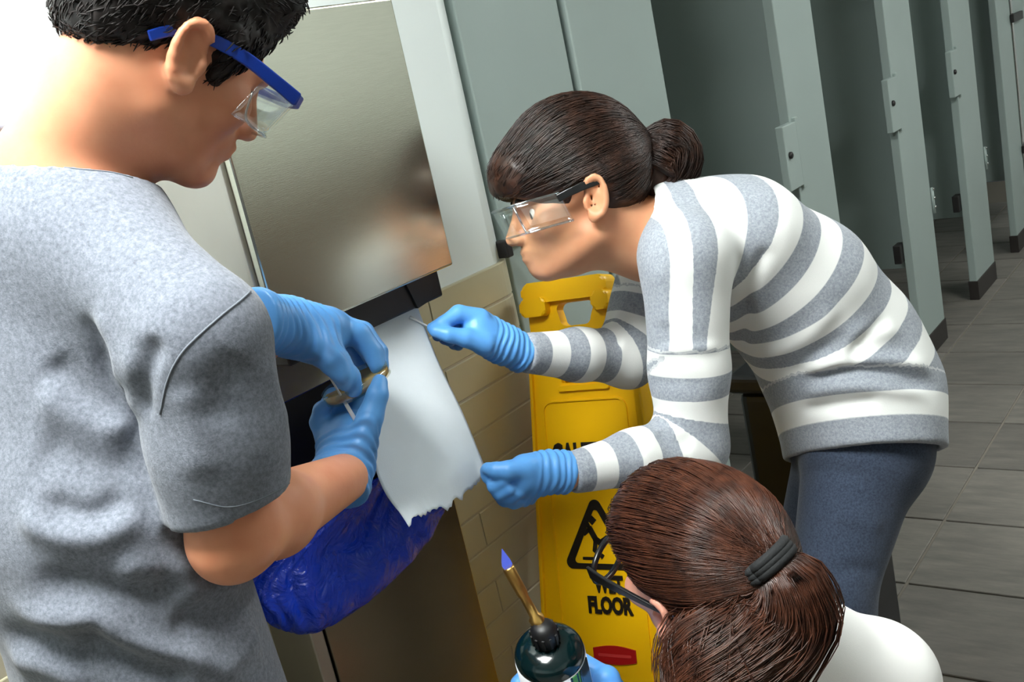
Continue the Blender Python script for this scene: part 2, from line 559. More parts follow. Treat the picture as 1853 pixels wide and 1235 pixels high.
# lower cabinet: frame around the opening, lip, door
OZ0, OZ1 = 0.795, 1.036
WX0, WX1 = CX0, CX1
box('upper_panel', (WX0, CY, OZ1), (WX1, WY - 0.012, DZ0 - 0.002), MT['steel'], cab, 0.002)
box('side_panel', (WX0, CY, 0.14), (WX0 + 0.022, WY - 0.012, OZ1), MT['steel_side'], cab, 0.002)
box('side_panel', (WX1 - 0.022, CY, 0.14), (WX1, WY - 0.012, OZ1), MT['steel_side'], cab, 0.002)
box('bin_door', (WX0 + 0.024, CY - 0.003, 0.16), (WX1 - 0.024 + 0.02, CY + 0.012, OZ0), MT['steel_dark_reflection'], cab, 0.002)
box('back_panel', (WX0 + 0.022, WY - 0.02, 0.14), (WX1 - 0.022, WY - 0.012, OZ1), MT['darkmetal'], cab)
box('base_panel', (WX0 + 0.022, CY + 0.013, 0.14), (WX1 - 0.022, WY - 0.02, 0.16), MT['steel_side'], cab)


# ------------------------------------------------------------------ blue bag hung over the lip of the bin
def bag_material():
    m, nt, b = new_mat('blue_bag_film')
    b.inputs['Base Color'].default_value = lin(8, 58, 205)
    b.inputs['Roughness'].default_value = 0.16
    tc = node(nt, 'ShaderNodeTexCoord')
    mp = node(nt, 'ShaderNodeMapping'); mp.inputs['Scale'].default_value = (1.0, 1.0, 1.0)
    nz = node(nt, 'ShaderNodeTexNoise'); nz.inputs['Scale'].default_value = 28; nz.inputs['Detail'].default_value = 5; nz.inputs['Distortion'].default_value = 1.5
    nt.links.new(tc.outputs['Object'], mp.inputs[0]); nt.links.new(mp.outputs[0], nz.inputs['Vector'])
    bp = node(nt, 'ShaderNodeBump'); bp.inputs['Strength'].default_value = 0.7; bp.inputs['Distance'].default_value = 0.014
    nt.links.new(nz.outputs['Fac'], bp.inputs['Height']); nt.links.new(bp.outputs[0], b.inputs['Normal'])
    return m


MT['bag'] = bag_material()
nu, nv = 72, 44
rim = spline([at(800, 895, 1.50), at(745, 915, 1.435), at(670, 955, 1.36), at(560, 1015, 1.26), at(480, 1050, 1.20), at(452, 1046, 1.18)], nu)
hem = spline([at(806, 916, 1.51), at(770, 985, 1.455), at(690, 1068, 1.375), at(580, 1140, 1.285), at(505, 1138, 1.225), at(462, 1100, 1.19)], nu)
inner = spline([(1.085, 1.13, 0.86), (1.05, 1.14, 0.82), (0.98, 1.15, 0.80), (0.90, 1.15, 0.80), (0.84, 1.14, 0.82), (0.815, 1.13, 0.86)], nu)
top = spline([(1.09, 1.12, 0.97), (1.06, 1.06, 0.945), (0.99, 1.02, 0.93), (0.90, 0.99, 0.925), (0.84, 0.985, 0.93), (0.80, 1.02, 0.94)], nu)
vs, fs = [], []
for j in range(nv):
    t = j / (nv - 1)
    for i in range(nu):
        s = i / (nu - 1)
        ctrl = [inner[i] + np.array([0, 0, -0.05]), inner[i], top[i], rim[i], 0.35 * rim[i] + 0.65 * hem[i] + np.array([-0.012, -0.02, 0.0]) * math.sin(math.pi * s), hem[i], hem[i] + np.array([0.02, 0.035, 0.012])]
        k = t * (len(ctrl) - 1)
        a = min(int(k), len(ctrl) - 2); f = k - a
        c = [ctrl[max(a - 1, 0)], ctrl[a], ctrl[a + 1], ctrl[min(a + 2, len(ctrl) - 1)]]
        p = 0.5 * ((2 * c[1]) + (-c[0] + c[2]) * f + (2 * c[0] - 5 * c[1] + 4 * c[2] - c[3]) * f * f + (-c[0] + 3 * c[1] - 3 * c[2] + c[3]) * f ** 3)
        amp = 0.009 * math.sin(math.pi * min(1, max(0, (t - 0.2) / 0.75)))
        q = noise.noise(Vector((s * 22, t * 3.0, 1.3))) + 0.6 * noise.noise(Vector((s * 45 + t * 9, t * 6.0, 4.0)))
        p = p + np.array([-0.55, -0.75, 0.1]) * amp * q
        vs.append(p)
for j in range(nv - 1):
    for i in range(nu - 1):
        fs.append((j * nu + i, j * nu + i + 1, (j + 1) * nu + i + 1, (j + 1) * nu + i))
bag = pydata('bin_bag', vs, fs, MT['bag'], None, True)
sm = bag.modifiers.new('thickness', 'SOLIDIFY'); sm.thickness = 0.0012
setp(bag, 'shiny blue plastic bag hanging over the bin opening', 'bag')

# ------------------------------------------------------------------ paper towel pulled from the dispenser
P_TL, P_TR = np.array([0.842, 1.035, 1.125]), np.array([1.066, 1.035, 1.112])
P_BL, P_BR = at(738, 948, 1.25), at(879, 848, 1.425)
nu, nv = 40, 60
vs, fs = [], []
left = spline([P_TL, at(633, 690, 1.36), at(684, 868, 1.285), P_BL], nv)
right = spline([P_TR, at(789, 650, 1.485), at(838, 752, 1.455), P_BR], nv)
for j in range(nv):
    t = j / (nv - 1)
    for i in range(nu):
        s = i / (nu - 1)
        p = left[j] * (1 - s) + right[j] * s
        p = p + np.array([-0.35, -0.85, 0.0]) * (0.012 * math.sin(math.pi * s) * math.sin(math.pi * t) + 0.004 * math.sin(7 * s + 3 * t))
        if t > 0.9:     # torn lower edge
            k = (t - 0.9) / 0.1
            p = p + np.array([0.0, 0.0, 0.010]) * k * (noise.noise(Vector((s * 16, 0.4, 2.0))) + 0.7 * noise.noise(Vector((s * 40, 3, 2))))
            p = p + np.array([0, 0, -0.012]) * k * math.sin(math.pi * s)
        vs.append(p)
for j in range(nv - 1):
    for i in range(nu - 1):
        fs.append((j * nu + i, j * nu + i + 1, (j + 1) * nu + i + 1, (j + 1) * nu + i))
pap = pydata('paper_towel', vs, fs, MT['paper'], None, True)
sm = pap.modifiers.new('thickness', 'SOLIDIFY'); sm.thickness = 0.0006
setp(pap, 'white paper towel pulled down out of the dispenser, torn lower edge', 'paper')

# ------------------------------------------------------------------ caution sign
SB = np.array([1.205, 1.0, 0.0])
sup = nrm(np.array([1.5, 1.075, 1.006]) - SB)
srt = np.array([0.1, -1.0, 0.0]); srt = nrm(srt - sup * sup.dot(srt))
sn = np.cross(srt, sup)                       # towards the viewer
SA = (srt, sup, sn)
sign = empty('caution_sign', (1.37, 1.03, 0), 'yellow folding wet-floor caution sign with black lettering and a hand hole', 'sign')


def rrect(x0, y0, x1, y1, r, n=5, x0t=None, x1t=None):
    x0t = x0 if x0t is None else x0t; x1t = x1 if x1t is None else x1t
    pts = []
    for cx, cy, a0 in ((x1 - r, y0 + r, -90), (x1t - r, y1 - r, 0), (x0t + r, y1 - r, 90), (x0 + r, y0 + r, 180)):
        for i in range(n + 1):
            a = math.radians(a0 + 90 * i / n)
            pts.append((cx + r * math.cos(a), cy + r * math.sin(a)))
    return pts


# handle with the hand hole
outer = rrect(-0.086, 0.945, 0.084, 1.060, 0.022, 5, -0.088, 0.078)
hole = rrect(-0.022, 0.978, 0.040, 1.020, 0.012, 5, -0.027, 0.047)
ring_prism('handle', outer, hole, SB, SA, -0.020, 0.004, MT['yellow'], sign)
prism('handle_bar', rrect(-0.092, 1.024, 0.082, 1.062, 0.014), SB, SA, -0.022, 0.016, MT['yellow'], sign, 0.006)
prism('hinge_knuckle', rrect(-0.094, 1.000, -0.040, 1.034, 0.010), SB, SA, -0.02, 0.022, MT['yellow'], sign, 0.005)
prism('hinge_knuckle', rrect(0.052, 1.000, 0.086, 1.034, 0.010), SB, SA, -0.02, 0.022, MT['yellow'], sign, 0.005)
# main panel with the slot under the handle, split legs at the bottom
pan_o = [(0.125, 0.0)] + rrect(-0.135, 0.12, 0.125, 0.955, 0.012, 5, -0.088, 0.105)[1:]
slot = rrect(-0.033, 0.876, 0.056, 0.897, 0.004)
outer = rrect(-0.128, 0.12, 0.140, 0.958, 0.012, 5, -0.088, 0.108)
ring_prism('panel', outer, slot, SB, SA, -0.012, 0.0, MT['yellow'], sign)
prism('leg', [(-0.131, -0.0), (-0.075, -0.0), (-0.06, 0.125), (-0.128, 0.125)], SB, SA, -0.012, 0.0, MT['yellow'], sign)
prism('leg', [(0.145, 0.0), (0.085, 0.0), (0.07, 0.125), (0.140, 0.125)], SB, SA, -0.012, 0.0, MT['yellow'], sign)
# raised edges and the shoulder step
prism('edge_flange', [(0.140, 0.12), (0.108, 0.945), (0.122, 0.945), (0.156, 0.12)], SB, SA, -0.03, 0.012, MT['yellow'], sign, 0.003)
prism('edge_flange', [(-0.128, 0.12), (-0.088, 0.945), (-0.094, 0.945), (-0.136, 0.12)], SB, SA, -0.03, 0.008, MT['yellow'], sign, 0.002)
ring_prism('raised_border', rrect(-0.083, 0.30, 0.094, 0.846, 0.02, 5, -0.078, 0.092), rrect(-0.080, 0.303, 0.091, 0.843, 0.018, 5, -0.075, 0.089), SB, SA, 0.0, 0.003, MT['yellow'], sign)
prism('slot_lip', rrect(-0.040, 0.862, 0.063, 0.872, 0.003), SB, SA, -0.001, 0.006, MT['yellow'], sign, 0.002)
# the back leaf of the A frame
sup2 = nrm(np.array([1.54, 1.10, 0.0]) - (SB + sup * 0.99 - sn * 0.03))
SB2 = SB + sup * 0.99 - sn * 0.035
back_ax = (srt, sup2, np.cross(srt, sup2))
prism('back_leaf', [(-0.080, 0.02), (0.070, 0.02), (0.085, 0.985), (-0.110, 0.985)], SB2, back_ax, 0.0, 0.010, MT['yellow'], sign, 0.002)


def text_mesh(name, s, size, u0, v0, width=None, off=0.0, mat=None, parent=None, ax=SA, org=SB, depth=0.0012, lift=0.0005):
    cu = bpy.data.curves.new('txt', 'FONT')
    cu.body = s; cu.size = size; cu.extrude = depth; cu.offset = off
    cu.resolution_u = 3
    ob = bpy.data.objects.new('txt', cu); COL.objects.link(ob)
    bpy.context.view_layer.update()
    me = bpy.data.meshes.new_from_object(ob.evaluated_get(bpy.context.evaluated_depsgraph_get()))
    bpy.data.objects.remove(ob); bpy.data.curves.remove(cu)
    xs = [v.co.x for v in me.vertices]; x0, x1 = min(xs), max(xs)
    k = (width / (x1 - x0)) if width else 1.0
    for v in me.vertices:
        p = org + ax[0] * (u0 + (v.co.x - x0) * k) + ax[1] * (v0 + v.co.y) + ax[2] * (lift + depth + v.co.z)
        v.co = Vector(p)
    me.materials.clear()
    me.name = name
    return mesh_obj(name, me, mat, parent)


text_mesh('lettering', 'CAUTION', 0.066, -0.066, 0.722, 0.146, 0.0022, MT['print'], sign)
text_mesh('lettering', 'WET', 0.041, -0.006, 0.503, 0.058, 0.0018, MT['print'], sign)
text_mesh('lettering', 'FLOOR', 0.040, -0.021, 0.466, 0.088, 0.0018, MT['print'], sign)


def tri(cx, top, bot, hw, r):
    pts = []
    for (px_, py_), a0 in (((cx + hw - r * 1.4, bot + r), -90), ((cx, top - r * 1.6), 30), ((cx - hw + r * 1.4, bot + r), 150)):
        for i in range(7):
            a = math.radians(a0 + 120 * i / 6)
            pts.append((px_ + r * math.cos(a), py_ + r * math.sin(a)))
    return pts


ring_prism('warning_triangle', tri(0.010, 0.674, 0.543, 0.072, 0.012), tri(0.010, 0.652, 0.553, 0.052, 0.006), SB, SA, 0.0003, 0.0018, MT['print'], sign)
# slipping figure inside the triangle
fig = bmesh.new()


def limb(pts, wd):
    for (a, b) in zip(pts[:-1], pts[1:]):
        a = np.array(a); b = np.array(b); d = nrm(b - a); n = np.array([-d[1], d[0]]) * wd / 2
        a = a - d * wd * 0.3; b = b + d * wd * 0.3
        q = [a + n, a - n, b - n, b + n]
        lo = [fig.verts.new(Vector(SB + SA[0] * p[0] + SA[1] * p[1] + SA[2] * 0.0003)) for p in q]
        hi = [fig.verts.new(Vector(SB + SA[0] * p[0] + SA[1] * p[1] + SA[2] * 0.0016)) for p in q]
        fig.faces.new(hi); fig.faces.new(lo[::-1])
        for i in range(4):
            fig.faces.new((lo[i], lo[(i + 1) % 4], hi[(i + 1) % 4], hi[i]))


limb([(-0.012, 0.632), (-0.004, 0.615), (-0.016, 0.606)], 0.007)       # raised arm
limb([(-0.004, 0.615), (0.006, 0.596), (0.018, 0.588)], 0.011)        # trunk
limb([(0.006, 0.596), (0.002, 0.577), (0.016, 0.566)], 0.008)         # leg
limb([(0.012, 0.590), (0.028, 0.600), (0.040, 0.588)], 0.007)
limb([(-0.022, 0.562), (0.004, 0.562)], 0.005)
limb([(0.0, 0.628), (0.004, 0.632)], 0.012)
from_bm('slipping_figure', fig, MT['print'], sign)
# red maker's badge, a bulged lozenge
bad = [(-0.020 + 0.084 * i / 12, 0.381 - 0.0055 * math.sin(math.pi * i / 12)) for i in range(13)] + [(0.064 - 0.084 * i / 12, 0.403 + 0.0055 * math.sin(math.pi * i / 12)) for i in range(13)]
bd = prism('badge', bad, SB, SA, 0.0, 0.003, MT['red'], sign, 0.001)
prism('badge_relief', rrect(-0.010, 0.389, 0.055, 0.394, 0.002), SB, SA, 0.0028, 0.0036, MT['redline'], bd)

# ------------------------------------------------------------------ black bin behind the woman
bn_c = np.array([1.965, 0.87, 0.0])
binr = empty('black_bin', tuple(bn_c), 'tall black bin half hidden behind the bending person\'s sleeve', 'bin')
bm = bmesh.new()
bm_box(bm, (1.865, 0.765, 0.0), (2.065, 0.975, 0.66), 0.02, 3)
from_bm('body', bm, MT['black'], binr)
bm = bmesh.new()
bm_box(bm, (1.85, 0.75, 0.66), (2.08, 0.99, 0.70), 0.012, 3)
from_bm('rim', bm, MT['black'], binr)
# ------------------------------------------------------------------ signed-distance modeller for bodies, clothes and hair
F4 = np.float32


class Sdf:
    def __init__(self):
        self.ops = []

    def _add(self, fn, lo, hi, k, mode):
        self.ops.append((fn, np.asarray(lo, float) - k, np.asarray(hi, float) + k, k, mode))
        return self

    def cone(self, a, b, ra, rb, k=0.012, mode='add'):
        a = np.asarray(a, float); b = np.asarray(b, float)
        d = b - a; L2 = max(float(d @ d), 1e-12)

        def fn(P):
            q = P - a
            t = np.clip((q @ d) / L2, 0, 1)
            w = q - t[:, None] * d
            return np.sqrt((w * w).sum(1)) - (ra + (rb - ra) * t)
        r = max(ra, rb)
        return self._add(fn, np.minimum(a, b) - r, np.maximum(a, b) + r, k, mode)

    def chain(self, pts, rad, k=0.006, mode='add'):
        for i in range(len(pts) - 1):
            self.cone(pts[i], pts[i + 1], rad[i], rad[i + 1], k, mode)
        return self

    def ell(self, c, ax, rr, k=0.012, mode='add'):
        c = np.asarray(c, float); A = np.array(ax, float); rr = np.asarray(rr, float)

        def fn(P):
            q = (P - c) @ A.T
            k0 = np.sqrt(((q / rr) ** 2).sum(1))
            k1 = np.sqrt(((q / (rr * rr)) ** 2).sum(1)) + 1e-9
            return k0 * (k0 - 1.0) / k1
        ext = np.sqrt(((A * rr[:, None]) ** 2).sum(0))
        return self._add(fn, c - ext, c + ext, k, mode)

    def tube(self, a, b, ra, rb, side, k=0.02, mode='add'):
        """elliptical section: (along side, across), capped round"""
        a = np.asarray(a, float); b = np.asarray(b, float)
        d = b - a; L = np.linalg.norm(d); z = d / L
        s = nrm(np.asarray(side, float) - z * np.dot(side, z)); n = np.cross(z, s)

        def fn(P):
            q = P - a
            h = q @ z
            t = np.clip(h / L, 0, 1)
            x = q @ s; y = q @ n; e = h - t * L
            wx = ra[0] + (rb[0] - ra[0]) * t; wy = ra[1] + (rb[1] - ra[1]) * t
            we = np.minimum(wx, wy)
            k0 = np.sqrt((x / wx) ** 2 + (y / wy) ** 2 + (e / we) ** 2)
            k1 = np.sqrt((x / wx ** 2) ** 2 + (y / wy ** 2) ** 2 + (e / we ** 2) ** 2) + 1e-9
            return k0 * (k0 - 1.0) / k1
        r = max(max(ra), max(rb))
        return self._add(fn, np.minimum(a, b) - r, np.maximum(a, b) + r, k, mode)

    def cut(self, p, n, lo, hi, k=0.003):
        """remove the half space in front of plane (p, n), inside the box lo..hi"""
        p = np.asarray(p, float); n = nrm(n)
        return self._add(lambda P: -((P - p) @ n), lo, hi, k, 'subbox')

    def merge(self, other, k=0.008):
        lo, hi = other.bounds(0.0)
        return self._add(lambda P: other.eval(P, 0.3), lo, hi, k, 'add')

    def eval(self, P, pad=0.05):
        d = np.full(len(P), 9.0)
        x, y, z = P[:, 0], P[:, 1], P[:, 2]
        for fn, lo, hi, k, mode in self.ops:
            pd = 0.0 if mode == 'subbox' else pad
            m = (x > lo[0] - pd) & (x < hi[0] + pd) & (y > lo[1] - pd) & (y < hi[1] + pd) & (z > lo[2] - pd) & (z < hi[2] + pd)
            ix = np.nonzero(m)[0]
            if len(ix) == 0: continue
            e = fn(P[ix]); c = d[ix]
            if mode == 'add':
                h = np.clip(0.5 + 0.5 * (e - c) / k, 0, 1)
                d[ix] = e + (c - e) * h - k * h * (1 - h)
            else:
                e = -e
                h = np.clip(0.5 - 0.5 * (e - c) / k, 0, 1)
                d[ix] = e + (c - e) * h + k * h * (1 - h)
        return d

    def bounds(self, m=0.01):
        lo = np.min([o[1] for o in self.ops if o[4] == 'add'], 0); hi = np.max([o[2] for o in self.ops if o[4] == 'add'], 0)
        return lo - m, hi + m

    def polygonize(self, vox, lo=None, hi=None, smooth=2):
        a, b = self.bounds()
        lo = a if lo is None else np.asarray(lo, float); hi = b if hi is None else np.asarray(hi, float)
        B = 6
        nb = np.ceil((hi - lo) / (vox * B)).astype(int) + 1
        cs = [lo[i] + (np.arange(nb[i]) + 0.5) * vox * B - 0.5 * vox for i in range(3)]
        G = np.stack(np.meshgrid(*cs, indexing='ij'), -1).reshape(-1, 3)
        pad = max(0.05, vox * B * 1.6)
        dc = self.eval(G, pad).reshape(nb)
        act = np.abs(dc) < vox * B * 1.25
        n = nb * B
        D = np.repeat(np.repeat(np.repeat(np.where(dc < 0, -1.0, 1.0), B, 0), B, 1), B, 2).astype(F4)
        ab = np.argwhere(act)
        off = np.stack(np.meshgrid(*[np.arange(B)] * 3, indexing='ij'), -1).reshape(-1, 3)
        idx = (ab[:, None, :] * B + off[None]).reshape(-1, 3)
        D[idx[:, 0], idx[:, 1], idx[:, 2]] = self.eval(lo + idx * vox)
        V, Q = surface_nets(D)
        V = lo + V * vox
        for _ in range(smooth):
            V = relax(V, Q, 0.5)
        return V, Q

    def project(self, P, level=0.0, it=4):
        P = np.array(P, float)
        lv = np.broadcast_to(level, (len(P),))
        e = 0.002
        for _ in range(it):
            d = self.eval(P, 0.3) - lv
            g = np.stack([self.eval(P + np.eye(3)[i] * e, 0.3) - lv - d for i in range(3)], -1) / e
            g2 = (g * g).sum(1, keepdims=True) + 1e-6
            step = np.clip(d[:, None] / np.maximum(g2, 0.25), -0.02, 0.02)
            P -= step * g
        return P


def surface_nets(D):
    S = D < 0
    nx, ny, nz = D.shape
    c = np.zeros((nx - 1, ny - 1, nz - 1), np.int8)
    for i in (0, 1):
        for j in (0, 1):
            for k in (0, 1):
                c += S[i:nx - 1 + i, j:ny - 1 + j, k:nz - 1 + k]
    cells = np.argwhere((c > 0) & (c < 8))
    idx = np.full(c.shape, -1, np.int32)
    idx[cells[:, 0], cells[:, 1], cells[:, 2]] = np.arange(len(cells))
    acc = np.zeros((len(cells), 3)); cnt = np.zeros(len(cells))
    cor = [(i, j, k) for i in (0, 1) for j in (0, 1) for k in (0, 1)]
    val = {q: D[cells[:, 0] + q[0], cells[:, 1] + q[1], cells[:, 2] + q[2]].astype(float) for q in cor}
    for q in cor:
        for a in range(3):
            if q[a] == 1: continue
            r = list(q); r[a] = 1; r = tuple(r)
            A, Bv = val[q], val[r]
            m = (A < 0) != (Bv < 0)
            t = A[m] / (A[m] - Bv[m])
            p = np.tile(np.array(q, float), (m.sum(), 1)); p[:, a] += t
            acc[m] += p; cnt[m] += 1
    V = cells + acc / cnt[:, None]
    quads = []
    for a in range(3):
        b, cc = (a + 1) % 3, (a + 2) % 3
        s0 = [slice(None)] * 3; s1 = [slice(None)] * 3
        s0[a] = slice(0, -1); s1[a] = slice(1, None)
        A = S[tuple(s0)]; Bm = S[tuple(s1)]
        e = np.argwhere(A != Bm)
        e = e[(e[:, b] > 0) & (e[:, cc] > 0) & (e[:, b] < D.shape[b] - 1) & (e[:, cc] < D.shape[cc] - 1)]
        fl = A[e[:, 0], e[:, 1], e[:, 2]]
        eb = np.zeros(3, int); eb[b] = 1
        ec = np.zeros(3, int); ec[cc] = 1
        g = [e - eb - ec, e - ec, e, e - eb]
        q = np.stack([idx[x[:, 0], x[:, 1], x[:, 2]] for x in g], 1)
        q[~fl] = q[~fl][:, ::-1]
        quads.append(q)
    Q = np.concatenate(quads)
    return V, Q[(Q >= 0).all(1)]


def relax(V, Q, f):
    n = len(V)
    acc = np.zeros((n, 3)); cnt = np.zeros(n)
    for i in range(4):
        a, b = Q[:, i], Q[:, (i + 1) % 4]
        cnt += np.bincount(a, minlength=n)
        for k in range(3):
            acc[:, k] += np.bincount(a, weights=V[b, k], minlength=n)
        cnt += np.bincount(b, minlength=n)
        for k in range(3):
            acc[:, k] += np.bincount(b, weights=V[a, k], minlength=n)
    cnt[cnt == 0] = 1
    return V + f * (acc / cnt[:, None] - V)


def vnormals(V, Q):
    d1 = V[Q[:, 2]] - V[Q[:, 0]]; d2 = V[Q[:, 3]] - V[Q[:, 1]]
    fn = np.cross(d1, d2)
    N = np.zeros_like(V)
    for i in range(4):
        for k in range(3):
            N[:, k] += np.bincount(Q[:, i], weights=fn[:, k], minlength=len(V))
    return N / (np.linalg.norm(N, axis=1, keepdims=True) + 1e-12)


def quad_obj(name, V, Q, mat, parent=None, attrs=None):
    me = bpy.data.meshes.new(name)
    me.vertices.add(len(V)); me.vertices.foreach_set('co', np.ascontiguousarray(V, F4).ravel())
    me.loops.add(len(Q) * 4); me.loops.foreach_set('vertex_index', np.ascontiguousarray(Q, np.int32).ravel())
    me.polygons.add(len(Q)); me.polygons.foreach_set('loop_start', np.arange(0, len(Q) * 4, 4, dtype=np.int32))
    me.polygons.foreach_set('use_smooth', np.ones(len(Q), bool))
    me.update(calc_edges=True)
    me.validate()
    for k, v in (attrs or {}).items():
        at_ = me.attributes.new(k, 'FLOAT', 'POINT'); at_.data.foreach_set('value', np.ascontiguousarray(v, F4))
    return mesh_obj(name, me, mat, parent)


def tri_strands(name, paths, rads, mat, parent):
    """paths: (n, m, 3) hair strands as three-sided tapering tubes, one mesh"""
    n, m, _ = paths.shape
    T = np.gradient(paths, axis=1); T /= np.linalg.norm(T, axis=2, keepdims=True) + 1e-9
    ref = np.array([0.31, 0.57, 0.76])
    U = np.cross(T, ref); U /= np.linalg.norm(U, axis=2, keepdims=True) + 1e-9
    W = np.cross(T, U)
    tp = np.sin(np.linspace(0.35, math.pi - 0.12, m)) ** 0.5
    r = (rads[:, None] * tp[None])[..., None]
    V = np.stack([paths + r * (U * math.cos(a) + W * math.sin(a)) for a in (0, 2.094, 4.189)], 2).reshape(-1, 3)
    base = (np.arange(n)[:, None] * m + np.arange(m - 1)[None]).reshape(-1) * 3
    Q = np.concatenate([np.stack([base + a, base + (a + 1) % 3, base + 3 + (a + 1) % 3, base + 3 + a], 1) for a in range(3)])
    return quad_obj(name, V, Q, mat, parent)


def fbm(P, f, seed=0.0):
    return np.array([noise.noise(Vector((p[0] * f + seed, p[1] * f, p[2] * f))) for p in P])


def cast(bvh, px, py):
    h = bvh.ray_cast(Vector(EYE), Vector(nrm(ray(px, py))))
    return None if h[0] is None else np.array(h[0])


def poly_dist(P, pts):
    best = np.full(len(P), 9.0); tb = np.zeros(len(P))
    m = len(pts) - 1
    for i in range(m):
        a, b = pts[i], pts[i + 1]
        d = b - a
        t = np.clip(((P - a) @ d) / max(d @ d, 1e-9), 0, 1)
        e = np.linalg.norm(P - a - t[:, None] * d, axis=1)
        u = e < best
        best[u] = e[u]; tb[u] = (i + t[u]) / m
    return best, tb


def fold(V, Q, folds, bv=None):
    """folds: (pixel polyline, amplitude, width). The line is laid on the cloth, then pushed along the cloth's normal"""
    bv = bv or BVHTree.FromPolygons([tuple(v) for v in V], [tuple(q) for q in Q])
    N = vnormals(V, Q)
    out = np.zeros(len(V))
    for line, amp, wd in folds:
        pts = [cast(bv, *p) for p in spline([np.array(p + (0,), float)[:2] for p in line], 4 * len(line))]
        pts = [p for p in pts if p is not None]
        if len(pts) < 2: continue
        lo = np.min(pts, 0) - 3 * wd; hi = np.max(pts, 0) + 3 * wd
        ix = np.nonzero(((V > lo) & (V < hi)).all(1))[0]
        d, t = poly_dist(V[ix], pts)
        tap = np.clip(np.minimum(t, 1 - t) / 0.22, 0, 1)
        tap = tap * tap * (3 - 2 * tap)
        out[ix] += amp * tap * np.exp(-(d / wd) ** 2)
    return V + N * out[:, None]


def surf_line(name, bv, line, r, mat, parent, lift=0.0, n=None):
    pts = [cast(bv, *p) for p in spline([np.array(p, float) for p in line], n or 5 * len(line))]
    pts = [p for p in pts if p is not None]
    if len(pts) < 2: return None
    pts = [p - nrm(p - EYE) * lift for p in pts]
    return tube(name, pts, r, mat, parent, 6)


def make_bvh(V, Q):
    return BVHTree.FromPolygons([tuple(v) for v in V], [tuple(q) for q in Q])


# ------------------------------------------------------------------ cloth, skin and hair materials
def skin_mat(name, c1, c2):
    m = mat_basic(name, c1, 0.48, var=0.06, vscale=14, bump=0.06, bscale=350, sss=0.12, sssr=(0.012, 0.004, 0.002), col2=c2, spec=0.4)
    return m


def heather_mat(name, ca, cb, scale=900.0, bump=0.3, stretch=(1, 1, 1)):
    m, nt, b = new_mat(name)
    tc = node(nt, 'ShaderNodeTexCoord')
    mp = node(nt, 'ShaderNodeMapping'); mp.inputs['Scale'].default_value = stretch
    nt.links.new(tc.outputs['Object'], mp.inputs[0])
    nz = node(nt, 'ShaderNodeTexNoise'); nz.inputs['Scale'].default_value = scale * 0.35; nz.inputs['Detail'].default_value = 6; nz.inputs['Roughness'].default_value = 0.75
    nt.links.new(mp.outputs[0], nz.inputs['Vector'])
    rp = node(nt, 'ShaderNodeValToRGB')
    rp.color_ramp.elements[0].position = 0.33; rp.color_ramp.elements[0].color = ca
    rp.color_ramp.elements[1].position = 0.67; rp.color_ramp.elements[1].color = cb
    nt.links.new(nz.outputs['Fac'], rp.inputs[0])
    nt.links.new(rp.outputs[0], b.inputs['Base Color'])
    b.inputs['Roughness'].default_value = 0.95
    b.inputs['Specular IOR Level'].default_value = 0.15
    b.inputs['Sheen Weight'].default_value = 0.15
    nz2 = node(nt, 'ShaderNodeTexNoise'); nz2.inputs['Scale'].default_value = scale
    nt.links.new(mp.outputs[0], nz2.inputs['Vector'])
    bp = node(nt, 'ShaderNodeBump'); bp.inputs['Strength'].default_value = bump; bp.inputs['Distance'].default_value = 0.0015
    nt.links.new(nz2.outputs['Fac'], bp.inputs['Height']); nt.links.new(bp.outputs[0], b.inputs['Normal'])
    return m


def stripe_mat(name):
    """knit stripes: the mesh carries a coordinate counted in stripes along the cloth"""
    m = heather_mat(name, lin(128, 135, 146), lin(176, 182, 190), 800)
    nt = m.node_tree
    b = nt.nodes['Principled BSDF']
    grey = b.inputs['Base Color'].links[0].from_socket
    atn = node(nt, 'ShaderNodeAttribute'); atn.attribute_name = 'stripe'
    fr = node(nt, 'ShaderNodeMath', operation='FRACT')
    nt.links.new(atn.outputs['Fac'], fr.inputs[0])
    rp = node(nt, 'ShaderNodeValToRGB')
    e = rp.color_ramp.elements
    e[0].position = 0.0; e[0].color = (0, 0, 0, 1)
    e[1].position = 0.02; e[1].color = (1, 1, 1, 1)
    x = e.new(0.50); x.color = (1, 1, 1, 1)
    x = e.new(0.52); x.color = (0, 0, 0, 1)
    nt.links.new(fr.outputs[0], rp.inputs[0])
    mx = node(nt, 'ShaderNodeMix', data_type='RGBA')
    nt.links.new(rp.outputs[0], mx.inputs[0])
    nt.links.new(grey, mx.inputs[6])
    mx.inputs[7].default_value = lin(236, 238, 236)
    nt.links.new(mx.outputs[2], b.inputs['Base Color'])
    return m


def hair_mat(name, c1, c2, rough=0.38):
    m, nt, b = new_mat(name)
    tc = node(nt, 'ShaderNodeTexCoord')
    nz = node(nt, 'ShaderNodeTexNoise'); nz.inputs['Scale'].default_value = 60; nz.inputs['Detail'].default_value = 3
    nt.links.new(tc.outputs['Object'], nz.inputs['Vector'])
    rp = node(nt, 'ShaderNodeValToRGB')
    rp.color_ramp.elements[0].position = 0.35; rp.color_ramp.elements[0].color = c1
    rp.color_ramp.elements[1].position = 0.7; rp.color_ramp.elements[1].color = c2
    nt.links.new(nz.outputs['Fac'], rp.inputs[0]); nt.links.new(rp.outputs[0], b.inputs['Base Color'])
    b.inputs['Roughness'].default_value = rough
    b.inputs['Specular IOR Level'].default_value = 0.38
    return m


